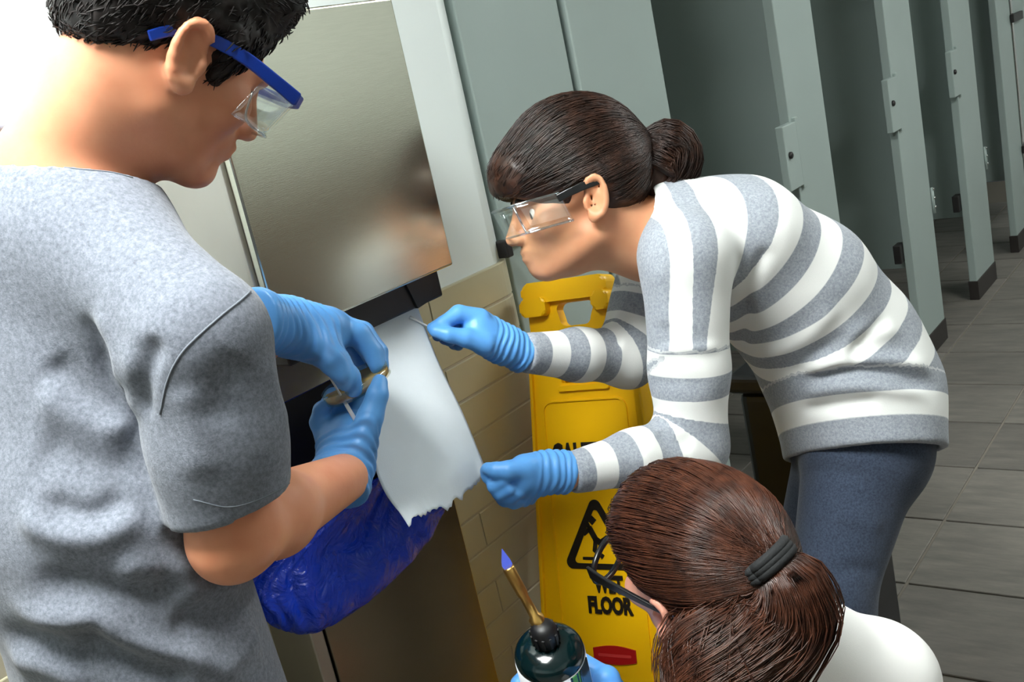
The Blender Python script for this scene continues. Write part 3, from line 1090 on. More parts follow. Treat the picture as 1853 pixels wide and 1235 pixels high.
def clear_mat(name, tint=(1, 1, 1, 1), gl=0.12):
    m = bpy.data.materials.new(name)
    m.use_nodes = True
    nt = m.node_tree
    nt.nodes.clear()
    tr = node(nt, 'ShaderNodeBsdfTransparent'); tr.inputs[0].default_value = tint
    g = node(nt, 'ShaderNodeBsdfGlossy'); g.inputs[1].default_value = 0.06; g.inputs[0].default_value = (0.95, 0.97, 1, 1)
    mx = node(nt, 'ShaderNodeMixShader'); mx.inputs[0].default_value = gl
    o = node(nt, 'ShaderNodeOutputMaterial')
    nt.links.new(tr.outputs[0], mx.inputs[1]); nt.links.new(g.outputs[0], mx.inputs[2]); nt.links.new(mx.outputs[0], o.inputs[0])
    return m


MT['skin_m'] = skin_mat('skin_warm', lin(226, 160, 124), lin(212, 136, 100))
MT['skin_w'] = skin_mat('skin_olive', lin(216, 160, 122), lin(200, 136, 100))
MT['skin_c'] = skin_mat('skin_rose', lin(222, 166, 146), lin(208, 142, 122))
MT['tee'] = heather_mat('grey_heather_jersey', lin(92, 97, 107), lin(132, 137, 148), 700, 0.25)
MT['seam'] = mat_basic('grey_seam_thread', lin(104, 110, 118), 0.95)
MT['sweater'] = stripe_mat('striped_knit')
MT['denim'] = heather_mat('dark_blue_denim', lin(44, 52, 68), lin(72, 83, 102), 900, 0.3)
MT['trouser'] = heather_mat('dark_trouser_cloth', lin(36, 38, 44), lin(52, 54, 62), 900)
MT['white_tee'] = mat_basic('white_cotton', lin(242, 242, 240), 0.95, bump=0.15, bscale=900)
MT['hair_m'] = hair_mat('black_brown_hair', lin(16, 12, 12), lin(34, 25, 23), 0.55)
MT['hair_w'] = hair_mat('dark_brown_hair', lin(34, 20, 14), lin(60, 35, 23), 0.46)
MT['hair_c'] = hair_mat('chestnut_hair', lin(50, 28, 20), lin(84, 48, 33), 0.32)
MT['glove'] = mat_basic('nitrile_blue', lin(92, 160, 228), 0.42, var=0.03, vscale=18, bump=0.16, bscale=130, sss=0.05, sssr=(0.004, 0.006, 0.01))
MT['clear'] = clear_mat('clear_lens', (0.97, 0.99, 0.98, 1), 0.16)
MT['clear_rim'] = clear_mat('clear_rim', (0.80, 0.84, 0.86, 1), 0.35)
MT['blue_frame'] = mat_basic('blue_frame_plastic', lin(22, 62, 168), 0.3)
MT['black_frame'] = mat_basic('black_frame_plastic', lin(18, 18, 20), 0.28)
MT['tie'] = mat_basic('black_elastic', lin(22, 24, 26), 0.8, bump=0.3, bscale=300)
MT['tan_tie'] = mat_basic('tan_elastic', lin(206, 158, 118), 0.7)
MT['eye'] = mat_basic('eyeball', lin(225, 220, 215), 0.1)
MT['iris'] = mat_basic('iris_dark', lin(38, 26, 20), 0.1)
MT['shoe_black'] = mat_basic('black_shoe', lin(26, 26, 28), 0.5)


class Head:
    """local frame: x right, y forward, z up, origin between the ears; metres of an adult head times s"""
    def __init__(self, f, u, s):
        self.f = nrm(f); self.u = nrm(np.asarray(u) - self.f * np.dot(u, self.f)); self.r = np.cross(self.f, self.u)
        self.s = s
        self.A = np.array([self.r, self.f, self.u])
        self.O = np.zeros(3)

    def pin(self, local, world):
        self.O = np.asarray(world, float) - self.s * (np.asarray(local, float) @ self.A)
        return self

    def __call__(self, x, y, z):
        return self.O + self.s * (np.array([x, y, z], float) @ self.A)

    def R(self, *rr):
        return np.array(rr) * self.s


def head_sdf(S, H, fem=0.0, ear=0.20):
    s = H.s
    S.ell(H(0, -0.014, 0.034), H.A, H.R(0.073, 0.093, 0.082), 0.02)
    S.ell(H(0, 0.030, -0.036), H.A, H.R(0.056, 0.062, 0.078), 0.025)
    for q in (-1, 1):
        S.cone(H(q * 0.050, -0.004, -0.060), H(q * 0.014, 0.070, -0.100 + 0.008 * fem), 0.018 * s, 0.015 * s, 0.022)
        S.ell(H(q * 0.042, 0.058, -0.024), H.A, H.R(0.024, 0.022, 0.022), 0.018)
        S.ell(H(q * 0.031, 0.086, -0.004), H.A, H.R(0.016, 0.014, 0.011), 0.010, 'sub')
        S.ell(H(q * 0.011, 0.100, -0.038), H.A, H.R(0.008, 0.009, 0.007), 0.006)
        # ear: plate, helix rim, lobe, bowl
        ex = q * 0.078
        n = nrm(H.r * q * 0.96 + H.f * ear)
        up = nrm(H.u * 0.97 - H.f * 0.18); fw = np.cross(up, n) * q
        fw = nrm(np.cross(n, up)); E_A = np.array([n, fw, up])
        c = H(ex, -0.014, -0.006)
        S.ell(c, E_A, H.R(0.006, 0.017, 0.030), 0.006)
        sg = np.sign(np.dot(fw, H.f))
        rim = []
        for i in range(11):
            a = math.radians(40 + 22 * i)
            rim.append(c + n * 0.0065 * s + fw * sg * (0.0165 * s * math.cos(a)) + up * (0.030 * s * math.sin(a)))
        S.chain(rim, [0.0045 * s] * 11, 0.004)
        S.ell(c - up * 0.028 * s + fw * sg * 0.004 * s + n * 0.003 * s, E_A, H.R(0.006, 0.009, 0.011), 0.006)
        S.ell(c + n * 0.007 * s + fw * sg * 0.003 * s - up * 0.004 * s, E_A, H.R(0.009, 0.0095, 0.015), 0.004, 'sub')
        S.ell(c + n * 0.006 * s + fw * sg * -0.006 * s + up * 0.013 * s, E_A, H.R(0.006, 0.0045, 0.010), 0.003, 'sub')
        S.cone(c + fw * sg * 0.014 * s - up * 0.006 * s + n * 0.002 * s, c + fw * sg * 0.013 * s - up * 0.014 * s, 0.005 * s, 0.004 * s, 0.005)
    S.ell(H(0, 0.080, 0.016), H.A, H.R(0.046, 0.014, 0.011), 0.014)
    S.cone(H(0, 0.090, 0.002), H(0, 0.111, -0.034), 0.0075 * s, 0.0098 * s, 0.012)
    S.ell(H(0, 0.080, -0.064), H.A, H.R(0.026, 0.018, 0.022), 0.014)
    S.ell(H(0, 0.097, -0.058), H.A, H.R(0.021, 0.007, 0.0055), 0.006)
    S.ell(H(0, 0.096, -0.068), H.A, H.R(0.019, 0.007, 0.006), 0.006)
    S.ell(H(0, 0.107, -0.0632), H.A, H.R(0.022, 0.008, 0.0012), 0.003, 'sub')
    S.ell(H(0, 0.084 - 0.004 * fem, -0.096 + 0.010 * fem), H.A, H.R(0.019, 0.015, 0.015), 0.014)
    return S


def shell_lens(name, H, xs, ys, z0, z1, n, mat, parent, tilt=0.0, th=0.0016):
    """curved visor strip following (x, y) control points in the head frame"""
    c = spline([np.array([a, b, 0.0]) for a, b in zip(xs, ys)], n)
    rows = 6
    vs, fs = [], []
    for j in range(rows):
        t = j / (rows - 1)
        z = z0 + (z1 - z0) * t
        for p in c:
            vs.append(H(p[0], p[1] - tilt * (1 - t), z))
    for j in range(rows - 1):
        for i in range(n - 1):
            fs.append((j * n + i, j * n + i + 1, (j + 1) * n + i + 1, (j + 1) * n + i))
    o = pydata(name, vs, fs, mat, parent, True)
    md = o.modifiers.new('thickness', 'SOLIDIFY'); md.thickness = th
    return o


def strap(name, pts, up, wd, th, mat, parent):
    """flat bar swept along pts: wd tall along up, th thick"""
    vs, fs = [], []
    m = len(pts)
    for i in range(m):
        t = nrm(pts[min(i + 1, m - 1)] - pts[max(i - 1, 0)])
        u = nrm(up - t * np.dot(up, t)); n = np.cross(t, u)
        w_ = wd[i] if not np.isscalar(wd) else wd
        for a, b in ((-1, -1), (1, -1), (1, 1), (-1, 1)):
            vs.append(pts[i] + u * a * w_ / 2 + n * b * th / 2)
    for i in range(m - 1):
        for k in range(4):
            fs.append((i * 4 + k, i * 4 + (k + 1) % 4, (i + 1) * 4 + (k + 1) % 4, (i + 1) * 4 + k))
    fs += [(3, 2, 1, 0), tuple((m - 1) * 4 + k for k in range(4))]
    o = pydata(name, vs, fs, mat, parent, False)
    b = o.modifiers.new('round', 'BEVEL'); b.width = min(th, 0.004) * 0.3; b.segments = 2
    return o
# ------------------------------------------------------------------ hands
def pts_at(L):
    return [at(*p) for p in L]


def hand_sdf(palm, fingers, wrist, cuff, kp=0.010, kf=0.0035):
    """palm: list of (a, b, ra, rb); fingers: (keypoints, radii); wrist and cuff: points with radii"""
    S = Sdf()
    for a, b, ra, rb in palm:
        S.cone(at(*a), at(*b), ra, rb, kp)
    for kps, rr in fingers:
        S.chain(pts_at(kps), rr, kf)
    S.cone(at(*wrist[0]), at(*cuff[0]), wrist[1], cuff[1], 0.012)
    d = nrm(at(*cuff[0]) - at(*wrist[0]))
    c = at(*cuff[0])
    b = cuff[1] * 1.8
    S.cut(c, d, c - b - 0.02, c + b + 0.02)
    S.cone(c - d * 0.002, c - d * 0.004, cuff[1] + 0.0025, cuff[1] + 0.0022, 0.003)
    S.cut(c, d, c - b - 0.02, c + b + 0.02)
    return S


def wrinkle(V, Q, axis_pt, axis, amp, freq, lo, hi):
    """glove creases that run around the wrist"""
    N = vnormals(V, Q)
    h = (V - axis_pt) @ axis
    m = np.clip((h - lo) / 0.008, 0, 1) * np.clip((hi - h) / 0.008, 0, 1)
    ph = fbm(V, 25, 3.1)
    return V + N * (amp * m * np.sin(h * freq + 5 * ph))[:, None]


def glove(name, parent, S, wrist, cuff, label=None, vox=0.0022):
    V, Q = S.polygonize(vox, smooth=3)
    w_ = at(*wrist[0]); c = at(*cuff[0]); d = nrm(c - w_)
    V = wrinkle(V, Q, w_, d, 0.0013, 620.0, -0.035, np.dot(c - w_, d) - 0.002)
    o = quad_obj(name, V, Q, MT['glove'], parent)
    if label: o['label'] = label
    return o


# =================================================================== the man at the cabinet
man = empty('person', (0.47, 0.86, 0.0), 'person in a grey T-shirt and blue-framed glasses, seen from behind, holding a dish', 'person', 'people testing the paper towel')
HM = Head(cdir(0.64, -0.36, -0.68), cdir(0.48, 0.87, -0.02), 0.905).pin((0.080, -0.014, -0.004), at(346, 94, 0.885))
Fm = nrm((0.97, -0.22, 0)); Lm = nrm((0.22, 0.97, 0))
m_neck = at(70, 345, 0.965)
m_rs, m_re, m_rw = at(362, 625, 0.865), at(425, 966, 0.915), at(622, 866, 1.175)
m_ls = m_neck + Lm * 0.185 + Fm * 0.02 + np.array([0, 0, -0.145])
m_lw = at(492, 590, 1.19)
m_le = np.array([0.60, 1.085, 1.06])
m_ch = at(110, 490, 1.015)
m_wa = np.array([0.478, 0.942, 1.075])
m_pe = np.array([0.470, 0.940, 0.83])


def man_torso(S, g):
    S.tube(m_neck - np.array([0, 0, 0.03]), m_ch, (0.10 + g, 0.070 + g), (0.150 + g, 0.095 + g), Lm, 0.04)
    S.tube(m_ch, m_wa, (0.152 + g, 0.100 + g), (0.143 + g, 0.105 + g), Lm, 0.05)
    S.tube(m_wa, m_pe, (0.143 + g, 0.105 + g), (0.158 + g, 0.115 + g), Lm, 0.05)
    S.cone(m_neck + Lm * -0.02, m_rs + np.array([0, 0, 0.010]), 0.048 + g, 0.050 + g, 0.05)
    S.cone(m_neck + Lm * 0.02 - np.array([0, 0, 0.035]), m_ls + np.array([0, 0, 0.0]), 0.050 + 1.4 * g, 0.050 + g, 0.05)


B = Sdf()
head_sdf(B, HM, 0.0, -0.03)
B.tube(HM(0, -0.030, -0.045), m_neck + np.array([0, 0, -0.02]), (0.055, 0.058), (0.064, 0.064), Lm, 0.03)
man_torso(B, -0.022)
B.cone(m_rs, m_re, 0.045, 0.037, 0.02); B.cone(m_re, m_re * 0.70 + m_rw * 0.30, 0.035, 0.038, 0.02); B.cone(m_re * 0.70 + m_rw * 0.30, m_rw, 0.038, 0.0275, 0.02)
B.ell(m_re + (m_re - m_rw) * 0.05 + cdir(-0.1, -0.4, 0) * 0.008, np.eye(3), (0.028, 0.028, 0.030), 0.015)
B.cone(m_ls, m_le, 0.050, 0.042, 0.03); B.cone(m_le, m_lw, 0.041, 0.028, 0.02)
V, Q = B.polygonize(0.0032, smooth=1)
body = quad_obj('body', V, Q, MT['skin_m'], man)

# T-shirt: looser than the body, open at neck and sleeves
SL = Sdf()
ad = nrm(m_re - m_rs)
l_d = cdir(0.966, 0.26, 0.0)
hem_n = nrm(ad - l_d * np.dot(ad, l_d))
sl_end = at(455, 903, 0.90)
SL.cone(m_rs, m_rs * 0.5 + m_re * 0.5, 0.059, 0.055, 0.02)
SL.cone(m_rs * 0.5 + m_re * 0.5, m_re + ad * 0.02, 0.055, 0.055, 0.02)
SL.cut(sl_end, hem_n, sl_end - 0.16, sl_end + 0.16)
SL.cone(m_re - ad * 0.07, m_re + ad * 0.05, 0.048, 0.049, 0.002, 'sub')
SR = Sdf()
sl2 = m_ls * 0.25 + m_le * 0.75; ad2 = nrm(m_le - m_ls)
SR.cone(m_ls, sl2, 0.068, 0.064, 0.035)
SR.cut(sl2, ad2, sl2 - 0.12, sl2 + 0.12)
T = Sdf()
man_torso(T, 0.006)
T.merge(SL, 0.014).merge(SR, 0.02)
# neck opening
nd = nrm(HM(0, -0.03, -0.045) - m_neck)
nk = m_neck + nd * 0.010
T.cone(nk - nd * 0.012, nk + nd * 0.09, 0.069, 0.078, 0.006, 'sub')
V, Q = T.polygonize(0.0042, smooth=3)
bt = make_bvh(V, Q)
folds_m = [
    ([(20, 925), (105, 962), (185, 962), (265, 922)], 0.010, 0.014), ([(60, 905), (130, 935), (180, 935), (250, 890)], -0.010, 0.013),
    ([(0, 1085), (60, 1110), (130, 1118), (180, 1112), (222, 1150), (285, 1178), (370, 1200), (440, 1228)], 0.011, 0.013),
    ([(45, 1062), (130, 1058), (200, 1075), (285, 1066), (330, 1050)], -0.010, 0.016),
    ([(120, 1150), (200, 1180), (280, 1212), (350, 1235)], -0.010, 0.014),
    ([(0, 1190), (80, 1200), (170, 1235)], 0.008, 0.016), ([(0, 1150), (100, 1170), (180, 1205)], -0.008, 0.013),
    ([(146, 560), (178, 625), (204, 690), (240, 770)], -0.006, 0.009), ([(170, 545), (205, 620), (232, 690), (260, 760)], 0.005, 0.012), ([(285, 600), (262, 680), (258, 760)], -0.008, 0.010),
    ([(90, 640), (140, 710), (215, 785)], -0.006, 0.014), ([(60, 700), (150, 760), (260, 800)], 0.006, 0.018),
    ([(255, 640), (225, 720), (190, 800)], 0.005, 0.02),
    ([(60, 800), (150, 840), (270, 850)], -0.006, 0.022),
    ([(320, 1080), (380, 1060), (440, 1050)], 0.007, 0.012), ([(300, 1130), (380, 1120), (450, 1125)], -0.007, 0.013),
    ([(390, 1235), (440, 1180), (470, 1150)], 0.006, 0.014), ([(200, 1030), (290, 1040), (370, 1020)], 0.007, 0.016),
    ([(330, 690), (350, 780), (370, 880)], 0.004, 0.015), ([(440, 640), (410, 700), (395, 780)], -0.004, 0.016),
    ([(480, 640), (500, 720), (530, 800)], 0.003, 0.012),
]
V = fold(V, Q, folds_m, bt)
V = V + vnormals(V, Q) * (0.0012 * fbm(V, 14, 2.0))[:, None]
bt = make_bvh(V, Q)
tee = quad_obj('t_shirt', V, Q, MT['tee'], man); tee['label'] = 'grey heather short-sleeved T-shirt'
surf_line('seam', bt, [(466, 514), (440, 540), (400, 572), (355, 612), (325, 645), (303, 690), (290, 750)], 0.0010, MT['seam'], tee)
surf_line('seam', bt, [(2, 286), (60, 296), (130, 305), (200, 312), (240, 322)], 0.0009, MT['seam'], tee)
surf_line('seam', bt, [(350, 905), (420, 918), (500, 890), (560, 845)], 0.0007, MT['seam'], tee)
# ribbed collar ring around the opening
u_, v_, a_ = frame_from(nd)
ring = []
for i in range(49):
    a = 2 * math.pi * i / 48
    p = nk + nd * 0.0 + 0.074 * (u_ * math.cos(a) + v_ * math.sin(a))
    ring.append(p)
ring = list(T.project(np.array(ring), 0.0, 3))
tube('collar', ring, 0.0052, MT['tee'], tee, 8)

# trousers and shoes (below the frame)
TR = Sdf()
TR.tube(m_pe + np.array([0, 0, 0.03]), m_pe - np.array([0, 0, 0.04]), (0.145, 0.100), (0.150, 0.106), Lm, 0.04)
for q in (-1, 1):
    hp = m_pe + Lm * 0.09 * q + np.array([0, 0, -0.05]); kn = hp + np.array([0.01, 0, -0.36]); an = kn + np.array([-0.02, 0, -0.35])
    TR.cone(hp, kn, 0.088, 0.062, 0.03); TR.cone(kn, an, 0.062, 0.050, 0.03)
V, Q = TR.polygonize(0.009)
quad_obj('trousers', V, Q, MT['trouser'], man)


def shoe(parent, ank, fwd, mat):
    S = Sdf(); f = nrm(fwd)
    a = np.array([ank[0], ank[1], 0.045])
    S.cone(a - f * 0.05, a + f * 0.06, 0.040, 0.042, 0.02)
    S.cone(a + f * 0.06, a + f * 0.16 - np.array([0, 0, 0.010]), 0.042, 0.034, 0.02)
    S.cone(a, a + np.array([0, 0, 0.05]), 0.042, 0.040, 0.02)
    S.cut((a[0], a[1], 0.004), (0, 0, -1), a - 0.3, a + 0.3)
    V, Q = S.polygonize(0.006)
    quad_obj('shoe', V, Q, mat, parent)


for q in (-1, 1):
    shoe(man, m_pe + Lm * 0.09 * q - Fm * 0.02, Fm, MT['shoe_black'])

# gloves
W = ((620, 850, 1.20), 0.029); C = ((607, 884, 1.18), 0.036)
S = hand_sdf([((622, 850, 1.205), (640, 785, 1.225), 0.030, 0.028), ((616, 845, 1.21), (604, 785, 1.24), 0.026, 0.022), ((640, 840, 1.20), (650, 800, 1.20), 0.024, 0.021)],
             [([(652, 805, 1.195), (670, 755, 1.192), (683, 715, 1.195), (687, 692, 1.202)], (0.019, 0.0150, 0.0125, 0.0095)),
              ([(640, 780, 1.235), (650, 735, 1.255), (664, 705, 1.262), (672, 688, 1.262)], (0.015, 0.0125, 0.0110, 0.009)),
              ([(622, 775, 1.245), (618, 735, 1.262), (632, 708, 1.262), (645, 700, 1.258)], (0.015, 0.0125, 0.0110, 0.009)),
              ([(603, 778, 1.245), (592, 742, 1.255), (603, 718, 1.252), (618, 712, 1.246)], (0.0145, 0.0122, 0.0105, 0.0088)),
              ([(592, 795, 1.235), (577, 765, 1.238), (582, 742, 1.236), (594, 730, 1.232)], (0.0135, 0.011, 0.0098, 0.008))], W, C)
glove('glove', man, S, W, C)
W = ((520, 590, 1.205), 0.031); C = ((455, 582, 1.15), 0.036)
S = hand_sdf([((515, 590, 1.205), (590, 600, 1.228), 0.032, 0.030), ((520, 592, 1.22), (604, 592, 1.262), 0.030, 0.022), ((545, 610, 1.205), (585, 630, 1.203), 0.026, 0.022)],
             [([(580, 625, 1.203), (606, 655, 1.192), (629, 684, 1.192), (642, 704, 1.197)], (0.0205, 0.0165, 0.0140, 0.0105)),
              ([(603, 594, 1.235), (650, 607, 1.238), (676, 640, 1.238), (684, 664, 1.232)], (0.0185, 0.0145, 0.0125, 0.0100)),
              ([(605, 590, 1.262), (656, 603, 1.268), (684, 638, 1.268), (690, 662, 1.258)], (0.0165, 0.0140, 0.0120, 0.0095)),
              ([(597, 592, 1.285), (645, 607, 1.298), (672, 643, 1.296), (678, 664, 1.286)], (0.0155, 0.0130, 0.0115, 0.0090)),
              ([(585, 600, 1.300), (628, 620, 1.318), (650, 648, 1.316), (655, 664, 1.308)], (0.0140, 0.0115, 0.0100, 0.0085))], W, C)
glove('glove', man, S, W, C)

# hair: close-cropped cap
HS = Sdf()
HS.ell(HM(0, -0.020, 0.042), HM.A, HM.R(0.084, 0.105, 0.094), 0.02)
HS.ell(HM(0, 0.040, 0.098), HM.A, HM.R(0.062, 0.050, 0.030), 0.03)
HS.ell(HM(0, -0.078, 0.000), HM.A, HM.R(0.060, 0.034, 0.048), 0.03)
for q in (-1, 1):
    HS.cone(HM(q * 0.064, 0.022, 0.03), HM(q * 0.065, 0.020, -0.010), 0.012, 0.005, 0.02)
# clear the face, the ears and the neck
HS.ell(HM(0, 0.118, -0.020), HM.A, HM.R(0.12, 0.080, 0.085), 0.012, 'sub')
for q in (-1, 1):
    HS.ell(HM(q * 0.085, -0.006, -0.020), HM.A, HM.R(0.030, 0.030, 0.048), 0.008, 'sub')
HS.ell(HM(0, -0.02, -0.105), HM.A, HM.R(0.14, 0.14, 0.068), 0.012, 'sub')
V, Q = HS.polygonize(0.0036)
N = vnormals(V, Q)
V = V + N * (0.0035 * fbm(V, 55, 0.7) + 0.003 * fbm(V, 120, 5.0))[:, None]
hair = quad_obj('hair', V, Q, MT['hair_m'], man); hair['label'] = 'short dark hair'
rs = np.random.RandomState(3)
ix = rs.choice(len(V), 5200)
P0 = V[ix]; n0 = N[ix]
loc = (P0 - HM.O) @ HM.A.T
flow = np.where(loc[:, 2:3] > 0.06, HM.f + 0.2 * HM.u, -HM.u - 0.5 * HM.f)
flow = flow + rs.normal(0, 0.35, flow.shape)
flow -= n0 * (flow * n0).sum(1, keepdims=True)
flow /= np.linalg.norm(flow, axis=1, keepdims=True) + 1e-9
ln = rs.uniform(0.008, 0.015, (len(P0), 1))
paths = np.stack([P0 - n0 * 0.002 + flow * ln * t + n0 * (0.0035 * math.sin(t * 1.8)) for t in np.linspace(0, 1, 4)], 1)
tri_strands('strands', paths, rs.uniform(0.0006, 0.0011, len(P0)), MT['hair_m'], hair)

# safety glasses
gl = empty('safety_glasses', tuple(at(440, 100, 0.92)), None, None)
parent_to(gl, man); gl['label'] = 'safety glasses with blue side arms and clear lenses'
up_m = HM.u
for q in (1, -1):
    arm = spline([HM(q * 0.073, -0.052, -0.012), HM(q * 0.074, -0.036, 0.004), HM(q * 0.0755, -0.010, 0.015), HM(q * 0.082, 0.03, 0.019), HM(q * 0.083, 0.070, 0.016), HM(q * 0.082, 0.100, 0.013)], 20)
    strap('side_arm', arm, up_m, [0.009 + 0.004 * i / 19 for i in range(20)], 0.005, MT['blue_frame'], gl)
brow = spline([HM(0.083, 0.098, 0.013), HM(0.055, 0.116, 0.014), HM(0.0, 0.126, 0.014), HM(-0.055, 0.116, 0.014), HM(-0.083, 0.098, 0.013)], 20)
strap('brow_bar', brow, up_m, 0.011, 0.006, MT['blue_frame'], gl)
shell_lens('lens', HM, [0.081, 0.081, 0.076, 0.055, 0.0, -0.055, -0.076, -0.081, -0.081], [0.060, 0.085, 0.102, 0.113, 0.122, 0.113, 0.102, 0.085, 0.060], -0.034, 0.010, 40, MT['clear'], gl, 0.012)
rimp = spline([HM(0.081, 0.056, -0.004), HM(0.080, 0.064, -0.030), HM(0.076, 0.090, -0.034), HM(0.055, 0.101, -0.034), HM(0, 0.110, -0.034)], 20)
tube('lens_rim', rimp, 0.0013, MT['clear_rim'], gl, 6)

# ------------------------------------------------------------------ dish and swab in the man's hands
dn = cdir(-0.44, 0.85, 0.28)
dc = at(645, 694, 1.232)
dish = empty('petri_dish', tuple(dc), 'small round clear dish of tan gel held between two gloved hands', 'dish')
MT['dish_clear'] = clear_mat('dish_clear', (0.90, 0.88, 0.80, 1), 0.14)
r0 = 0.042
lathe('gel', dc - dn * 0.004, dn, [(r0 - 0.0015, 0), (r0 - 0.0012, 0.001), (r0 - 0.0015, 0.0055)], MT['agar'], dish, 40)
lathe('base', dc - dn * 0.0062, dn, [(r0 - 0.002, 0), (r0, 0.0), (r0 + 0.0006, 0.013), (r0 - 0.001, 0.013), (r0 - 0.0012, 0.0015), (r0 - 0.002, 0.0012)], MT['dish_clear'], dish, 40)
sw = tube('swab', pts_at([(590, 672, 1.232), (612, 708, 1.214), (628, 735, 1.204), (644, 762, 1.198)]), [0.0013, 0.0013, 0.0024, 0.0026], MT['stick'], None, 8)
setp(sw, 'thin white swab stick in the gloved hands below the dish', 'swab')
# =================================================================== the woman bending towards the towel
wom = empty('person', (1.50, 0.62, 0.0), 'person in a grey and white striped sweater bending over with clear glasses', 'person', 'people testing the paper towel')
HW = Head(cdir(-0.95, -0.28, 0.10), cdir(-0.28, 0.95, 0.10), 0.95).pin((0.0, 0.120, -0.036), at(916, 440, 1.525))
w_nk = at(1195, 428, 1.56)
w_sp = [at(1215, 420, 1.565), at(1300, 440, 1.60), at(1415, 512, 1.645), at(1498, 610, 1.68), at(1542, 700, 1.70), at(1558, 815, 1.70)]
w_side = cdir(0.10, 0.18, 0.97)               # towards her left, towards the lens
w_ls, w_le, w_lw = at(1240, 470, 1.455), at(1252, 805, 1.50), at(1030, 856, 1.405)
w_rs, w_re, w_rw = at(1190, 455, 1.72), at(1135, 645, 1.69), at(950, 640, 1.555)


def wom_torso(S, g):
    w_ = [(0.10, 0.070), (0.145, 0.084), (0.148, 0.096), (0.145, 0.104), (0.158, 0.108), (0.172, 0.110)]
    for i in range(5):
        a, b = w_[i], w_[i + 1]
        S.tube(w_sp[i], w_sp[i + 1], (a[0] + g, a[1] + g), (b[0] + g, b[1] + g), w_side, 0.05)
    S.cone(w_nk, w_ls, 0.045 + g, 0.048 + g, 0.05)
    S.cone(w_nk, w_rs, 0.045 + g, 0.048 + g, 0.05)


B = Sdf()
head_sdf(B, HW, 1.0)
B.cone(HW(0, -0.032, -0.045), w_nk, 0.050, 0.054, 0.03)
B.cone(HW(0, -0.01, -0.055), at(1165, 455, 1.56), 0.040, 0.045, 0.03)
wom_torso(B, -0.035)
B.cone(w_ls, w_le, 0.042, 0.036, 0.03); B.cone(w_le, w_lw, 0.036, 0.023, 0.02)
B.cone(w_rs, w_re, 0.042, 0.036, 0.03); B.cone(w_re, w_rw, 0.036, 0.023, 0.02)
V, Q = B.polygonize(0.0038)
quad_obj('body', V, Q, MT['skin_w'], wom)

# sweater
T = Sdf()
wom_torso(T, 0.004)
n_torso = len(T.ops)
l_cf = w_lw * 1.0 + w_le * 0.0; r_cf = w_rw * 1.02 - w_re * 0.02
T.cone(w_ls, w_le * 0.6 + w_ls * 0.4, 0.062, 0.054, 0.03); T.cone(w_le * 0.6 + w_ls * 0.4, w_le, 0.054, 0.050, 0.02)
T.cone(w_le, w_le * 0.5 + w_lw * 0.5, 0.048, 0.037, 0.02); T.cone(w_le * 0.5 + w_lw * 0.5, l_cf, 0.037, 0.0275, 0.02)
T.cone(w_rs, w_re, 0.056, 0.050, 0.03); T.cone(w_re, w_re * 0.5 + w_rw * 0.5, 0.048, 0.039, 0.02); T.cone(w_re * 0.5 + w_rw * 0.5, r_cf, 0.039, 0.030, 0.02)
for cf, el in ((l_cf, w_le), (r_cf, w_re)):
    d = nrm(cf - el)
    T.cut(cf, d, cf - 0.07, cf + 0.07)
# neck opening
nd = nrm(HW(0, -0.02, -0.05) - w_nk)
T.cone(w_nk - nd * 0.012 + cdir(-0.3, -0.6, 0) * 0.012, w_nk + nd * 0.09, 0.066, 0.085, 0.006, 'sub')
# hem
hm = at(1560, 824, 1.70); hd = nrm(w_sp[5] - w_sp[4] + cdir(-0.15, 0, 0) * 0.0)
hd = cdir(0.02, -1.0, 0.22)
T.cut(hm, hd, hm - 0.22, hm + 0.22)
T.tube(hm - hd * 0.02, hm + hd * 0.03, (0.150, 0.104), (0.152, 0.106), w_side, 0.002, 'sub')
V, Q = T.polygonize(0.0042, smooth=3)
bw = make_bvh(V, Q)
# stripe coordinate: along the spine for the trunk, along the arm for the sleeves below the dropped seam
sp = np.array(spline([at(1120, 425, 1.555), at(1165, 422, 1.56)] + w_sp, 80)); seg = np.linalg.norm(np.diff(sp, axis=0), axis=1); cum = np.concatenate([[0], np.cumsum(seg)])
dd, tt = poly_dist(V, list(sp))
st = np.interp(tt, np.linspace(0, 1, len(sp)), cum)
kx, ky = [], []
for i_, x_ in enumerate((1210, 1254, 1298, 1344, 1388, 1434, 1477)):
    h_ = cast(bw, x_, 455)
    d_, t_ = poly_dist(h_[None], list(sp))
    kx.append(float(np.interp(t_[0], np.linspace(0, 1, len(sp)), cum))); ky.append(1.0 + 0.5 * i_)
kx = np.maximum.accumulate(np.array(kx) + np.arange(len(kx)) * 1e-4)
kx = np.concatenate([[kx[0] - 0.040], kx, [kx[-1] + 0.0355, kx[-1] + 0.0355 * 20]]); ky = np.array([0.55] + ky + [ky[-1] + 0.5, ky[-1] + 10.0])


def arm_coord(V, a, b, c):
    L1 = np.linalg.norm(b - a)
    q1, q2 = b + (a - b) * 0.28, b + (c - b) * 0.28
    bz = [q1 * (1 - t) ** 2 + 2 * t * (1 - t) * b + q2 * t * t for t in np.linspace(0, 1, 14)]
    pl = np.array([a] + bz + [c])
    cm = np.concatenate([[0], np.cumsum(np.linalg.norm(np.diff(pl, axis=0), axis=1))])
    d, t = poly_dist(V, list(pl))
    return d, np.interp(t * (len(pl) - 1), np.arange(len(pl)), cm), L1


